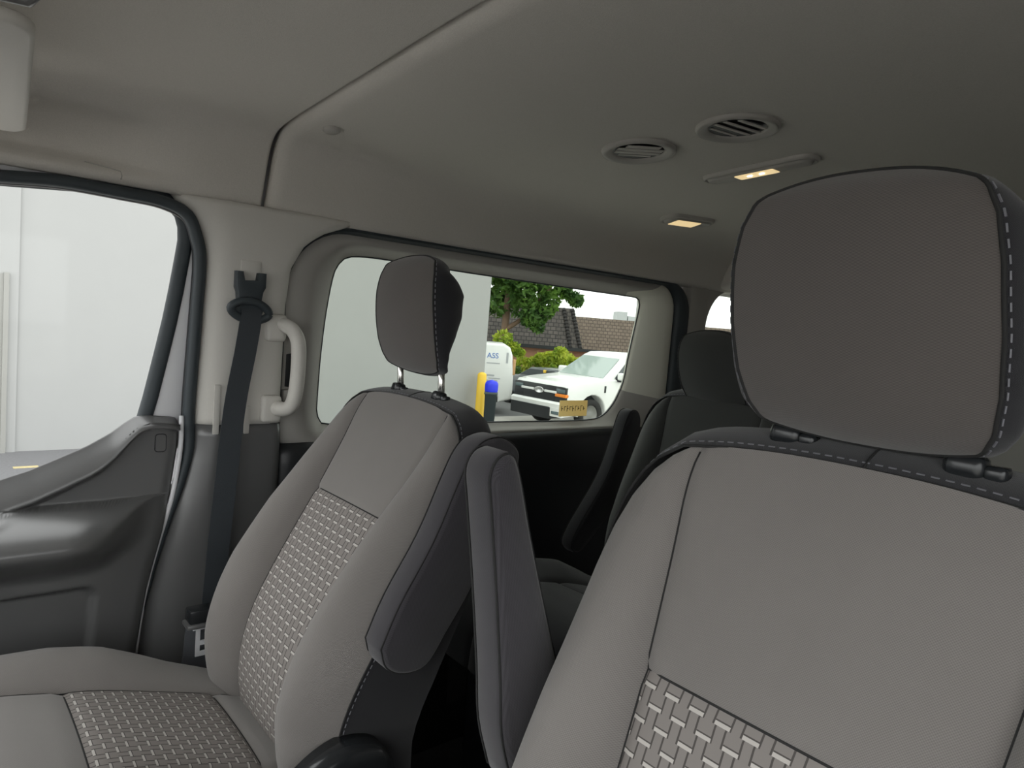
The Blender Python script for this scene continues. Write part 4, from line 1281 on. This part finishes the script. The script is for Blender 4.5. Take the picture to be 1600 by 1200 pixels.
# white van beyond the corner, its side towards the yard (facing -y)
def work_van():
    global XF
    g, xe, ys_ = G, -14.50, 12.95
    t = empty('work_van', (xe - 2.0, ys_ - 1.5, g), 'white work van with blue lettering behind the building corner', 'van')
    XF = Matrix.Translation((xe, ys_, 0)) @ Matrix.Rotation(math.radians(53), 4, 'Z') @ Matrix.Translation((-xe, -ys_, 0))
    def arch(xc_, r, n=12):
        return [(xc_ + r * math.cos(a), g + 0.42 + r * math.sin(a)) for a in lin(math.radians(-8), math.radians(188), n)]
    side = [(xe - 0.03, g + 0.48), (xe, g + 0.75), (xe - 0.01, g + 1.25), (xe - 0.08, g + 1.75), (xe - 0.16, g + 1.95), (xe - 0.32, g + 2.04), (xe - 3.8, g + 2.04), (xe - 4.6, g + 1.3), (xe - 5.3, g + 1.1), (xe - 5.3, g + 0.5)]
    side += [(p[0], p[1]) for p in arch(xe - 4.5, 0.42)][::-1] + [(p[0], p[1]) for p in arch(xe - 0.82, 0.42)][::-1]
    prism('body', side, 1, ys_, ys_ + 1.95, 'car_white', t, bevel=0.08, seg=3)
    Mt = Matrix.Translation((xe - 0.80, ys_ - 0.002, g + 1.62)) @ Matrix.Rotation(math.pi / 2, 4, 'X')
    text_mesh('ASS', 0.21, 'blue_print', t, Mt, 'lettering')
    for k, (a, b, z, h) in enumerate(((-0.80, -0.42, 1.46, 0.03), (-0.82, -0.55, 1.10, 0.05), (-0.72, -0.38, 1.03, 0.03), (-0.84, -0.45, 0.96, 0.035))):
        box('print_line', (xe + a, ys_ - 0.004, g + z), (xe + b, ys_ + 0.002, g + z + h), 'grey_print', t)
    box('side_mark', (xe - 0.25, ys_ - 0.004, g + 1.50), (xe - 0.19, ys_ + 0.002, g + 1.80), 'grey_print', t)
    box('tail_lamp', (xe - 0.04, ys_ + 0.02, g + 1.18), (xe + 0.035, ys_ + 0.16, g + 1.62), 'tail_tan', t, bevel=0.01)
    wheel(t, xe - 0.82, ys_ + 0.16, g + 0.36, 0.36, 0.22, False)
    wheel(t, xe - 4.5, ys_ + 0.16, g + 0.36, 0.36, 0.22, False)
    prism('wheel_well', [(xe - 0.82 + 0.43 * math.cos(a), g + 0.42 + 0.45 * math.sin(a)) for a in lin(math.radians(-10), math.radians(190), 14)], 1, ys_ + 0.28, ys_ + 1.6, 'car_black', t)
    XF = None
work_van()

# dark parked car behind the pickup
def parked_car():
    c = Vector((-16.0, 15.95, G)); t = empty('parked_car', c, 'dark grey car parked between the hedge and the pickup', 'car')
    side = [(-2.1, .35), (-2.15, .75), (-1.9, .92), (-0.9, 1.00), (-0.3, 1.30), (0.9, 1.32), (1.5, 1.05), (2.1, .98), (2.15, .4)]
    prism('body', [(c.x + p[0], G + p[1]) for p in side], 1, c.y - 0.8, c.y + 0.9, 'car_grey', t, bevel=0.08, seg=3)
    prism('side_glass', [(c.x + p[0], G + p[1]) for p in ((-0.75, 1.03), (-0.28, 1.25), (0.85, 1.27), (1.3, 1.06))], 1, c.y - 0.82, c.y - 0.79, 'car_glass_dark', t)
    box('marker', (c.x + 0.40, c.y - 0.86, G + 1.18), (c.x + 0.50, c.y - 0.78, G + 1.27), 'yellow_paint', t, bevel=0.01)
    for dx in (-1.35, 1.35):
        wheel(t, c.x + dx, c.y - 0.72, G + 0.32, 0.32, 0.2, False)
parked_car()

# foliage
def leaves(name, centers, n, size, mat, parent):
    V, F = [], []
    for _ in range(n):
        cx, cy_, cz_, rx, ry, rz = centers[rng.integers(len(centers))]
        d_ = rng.normal(size=3); d_ /= np.linalg.norm(d_); rr = rng.uniform(0.45, 1.0) ** 0.5
        p = np.array([cx, cy_, cz_]) + d_ * rr * np.array([rx, ry, rz])
        a = rng.normal(size=3); a /= np.linalg.norm(a)
        b = np.cross(a, rng.normal(size=3)); b /= np.linalg.norm(b)
        s = size * rng.uniform(0.6, 1.3)
        k = np.cross(a, b) * s * 0.15
        o = len(V)
        V += [p - a * s, p + b * s * 0.45 + k, p + a * s, p - b * s * 0.45 + k]
        F.append((o, o + 1, o + 2, o + 3))
    return mesh(name, V, F, mat, parent, False)

fdir = np.array([-.7614, .6479, 0]); rdir = np.array([.643, .766, 0])
def wp(D, L, z):
    p = np.array([.675, 0, 0]) + fdir * D + rdir * L
    return (float(p[0]), float(p[1]), z)
tr = empty('tree', wp(26, -0.45, G), 'leafy green tree beside the building corner, above the shingle roof', 'tree')
tube('trunk', catmull([wp(26, -0.47, G), wp(26, -0.45, 0.2), wp(26, -0.42, 1.6), wp(26, -0.38, 3.2), wp(26.1, -0.3, 5.0)], 5), [0.17 - 0.004 * i for i in range(21)], 'bark', tr, 10)
tube('branch', catmull([wp(26, -0.43, 1.05), wp(25.9, 0.2, 1.55), wp(25.8, 0.8, 2.3), wp(25.7, 1.3, 3.0)], 5), [0.10 - 0.004 * i for i in range(16)], 'bark', tr, 8)
cl = []
for _ in range(46):
    L_ = rng.uniform(-2.2, 1.7); z_ = rng.uniform(2.1, 6.0)
    if L_ > 0.9 and z_ < 2.4: z_ += 0.5
    c = wp(26 + rng.uniform(-1.2, 1.2), L_, z_)
    cl.append((*c, *(rng.uniform(0.35, 0.7, 3))))
for (L_, z_, r_) in ((-0.5, 2.2, .6), (0.2, 2.0, .55), (0.6, 1.75, .45), (1.0, 1.95, .4), (0.3, 2.7, .7), (1.2, 2.7, .5), (2.05, 2.35, .26), (1.7, 2.55, .22), (0.75, 1.35, .28), (0.45, 1.5, .3)):
    cl.append((*wp(25.6, L_, z_), r_, r_, r_))
leaves('crown', cl, 9000, 0.15, 'tree_leaf', tr)
sp_ = empty('sapling', wp(25, -0.42, G), 'small bright green sapling at the foot of the tree', 'sapling')
tube('stem', [wp(25, -0.42, G), wp(25, -0.40, 0.5)], 0.03, 'bark', sp_)
leaves('foliage', [(*wp(25, -0.45, 0.75), .35, .35, .3), (*wp(25, -0.1, 0.45), .3, .3, .22), (*wp(25, 0.15, 0.3), .22, .22, .15)], 900, 0.09, 'hedge_leaf', sp_)
hg = empty('hedge', wp(26.6, 1.8, G), 'yellow green hedge running between the work van and the pickup', 'hedge')
for L_ in (0.6, 1.6, 2.6, 3.6):
    tube('stem', [wp(26.6, L_, G), wp(26.6, L_, -0.2)], 0.04, 'bark', hg, 6)
hc = []
for L_ in lin(0.35, 4.2, 12):
    zt = 0.30 - 0.10 * math.sin(3.0 * L_) - (0.12 if L_ < 0.8 else 0)
    for dz in (0.0, -0.4, -0.8):
        hc.append((*wp(26.6, L_, zt - 0.28 + dz), .30, .30, .30))
leaves('foliage', hc, 8000, 0.11, 'hedge_leaf', hg)
b = empty('round_shrub', wp(25.6, 1.66, G), 'tall round shrub standing in front of the hedge', 'bush')
tube('stem', [wp(25.6, 1.66, G), wp(25.6, 1.66, 0.0)], 0.05, 'bark', b, 6)
leaves('foliage', [(*wp(25.6, 1.66, 0.25), .30, .30, .36), (*wp(25.6, 1.66, -0.2), .33, .33, .45)], 1600, 0.09, 'hedge_leaf', b)
bush = empty('roadside_bush', wp(25.2, 0.1, G), 'dark green undergrowth beside the work van', 'bush')
leaves('foliage', [(*wp(25.4, 0.14, -0.7), .18, .18, .5), (*wp(25.4, 0.06, -1.0), .18, .18, .30)], 1200, 0.11, 'tree_leaf', bush)

# mansard roof houses
def mansard(name, label, D0, La, Lb, ze, zt, lean, mat, Ltop_b, hip):
    h = empty(name, wp(D0 + 3, (La + Lb) / 2, G), label, 'building')
    V = [wp(D0, La, ze), wp(D0, Lb, ze), wp(D0 + lean, Ltop_b, zt), wp(D0 + lean, La, zt)]
    uv = [(La, 0), (Lb, 0), (Ltop_b, zt - ze), (La, zt - ze)]
    V2 = V + [wp(D0 + 6, La, ze), wp(D0 + 6, Lb, ze), wp(D0 + 6, Ltop_b, zt), wp(D0 + 6, La, zt)]
    uv2 = uv + [(La, 6), (Lb + 6, 0), (Ltop_b + 6, zt - ze), (La, 6 + zt)]
    mesh('roof_slope', V2, [(0, 1, 2, 3), (1, 5, 6, 2), (3, 2, 6, 7), (4, 0, 3, 7), (5, 4, 7, 6), (1, 0, 4, 5)], mat, h, False, uv2)
    # eave board and wall below
    e = [wp(D0 - 0.06, La, ze - 0.14), wp(D0 - 0.06, Lb + 0.05, ze - 0.14), wp(D0 - 0.06, Lb + 0.05, ze + 0.02), wp(D0 - 0.06, La, ze + 0.02)]
    e += [wp(D0 + 0.1, La, ze - 0.14), wp(D0 + 0.1, Lb + 0.05, ze - 0.14), wp(D0 + 0.1, Lb + 0.05, ze + 0.02), wp(D0 + 0.1, La, ze + 0.02)]
    bx = [(0, 1, 2, 3), (5, 4, 7, 6), (1, 5, 6, 2), (4, 0, 3, 7), (3, 2, 6, 7), (4, 5, 1, 0)]
    mesh('eave_board', e, bx, 'car_black', h, False)
    wv = [wp(D0 + .35, La, G), wp(D0 + .35, Lb - .3, G), wp(D0 + .35, Lb - .3, ze), wp(D0 + .35, La, ze), wp(D0 + 5.5, La, G), wp(D0 + 5.5, Lb - .3, G), wp(D0 + 5.5, Lb - .3, ze), wp(D0 + 5.5, La, ze)]
    mesh('brick_wall', wv, bx, 'brick_pink', h, False)
    if hip:
        a, b = np.array(V[1]), np.array(V[2])
        n_ = 12
        for k in range(n_):
            p, q = a + (b - a) * k / n_, a + (b - a) * (k + 0.85) / n_
            tube('ridge_tile', [p, q], [0.11, 0.09], mat, h, 6)
        p0, p1 = np.array(wp(D0 - .03, Lb - 0.45, ze)), np.array(wp(D0 + lean - .03, Ltop_b - 0.40, zt))
        for k in range(n_):
            p, q = p0 + (p1 - p0) * k / n_, p0 + (p1 - p0) * (k + 0.85) / n_
            tube('ridge_tile', [p, q], [0.10, 0.08], mat, h, 6)
mansard('shingle_house', 'dark shingle mansard roof house behind the tree', 32, -6, 2.95, 0.45, 2.25, 0.9, 'shingle_dark', 2.5, True)
mansard('shingle_house', 'lighter brown shingle roof house behind the pickup', 38.5, 2.3, 22, 0.28, 2.05, 0.9, 'shingle_brown', 22, False)
fb = empty('distant_block', wp(150, 22, G), 'pale distant building block above the brown roof', 'building')
for L0, L1, z in ((21, 23.2, 6.2), (23.4, 26, 5.4)):
    p = [wp(150, L0, G), wp(150, L1, G), wp(150, L1, z), wp(150, L0, z), wp(156, L0, G), wp(156, L1, G), wp(156, L1, z), wp(156, L0, z)]
    mesh('wall', p, [(0, 1, 2, 3), (5, 4, 7, 6), (1, 5, 6, 2), (4, 0, 3, 7), (3, 2, 6, 7), (4, 5, 1, 0)], 'far_grey', fb, False)
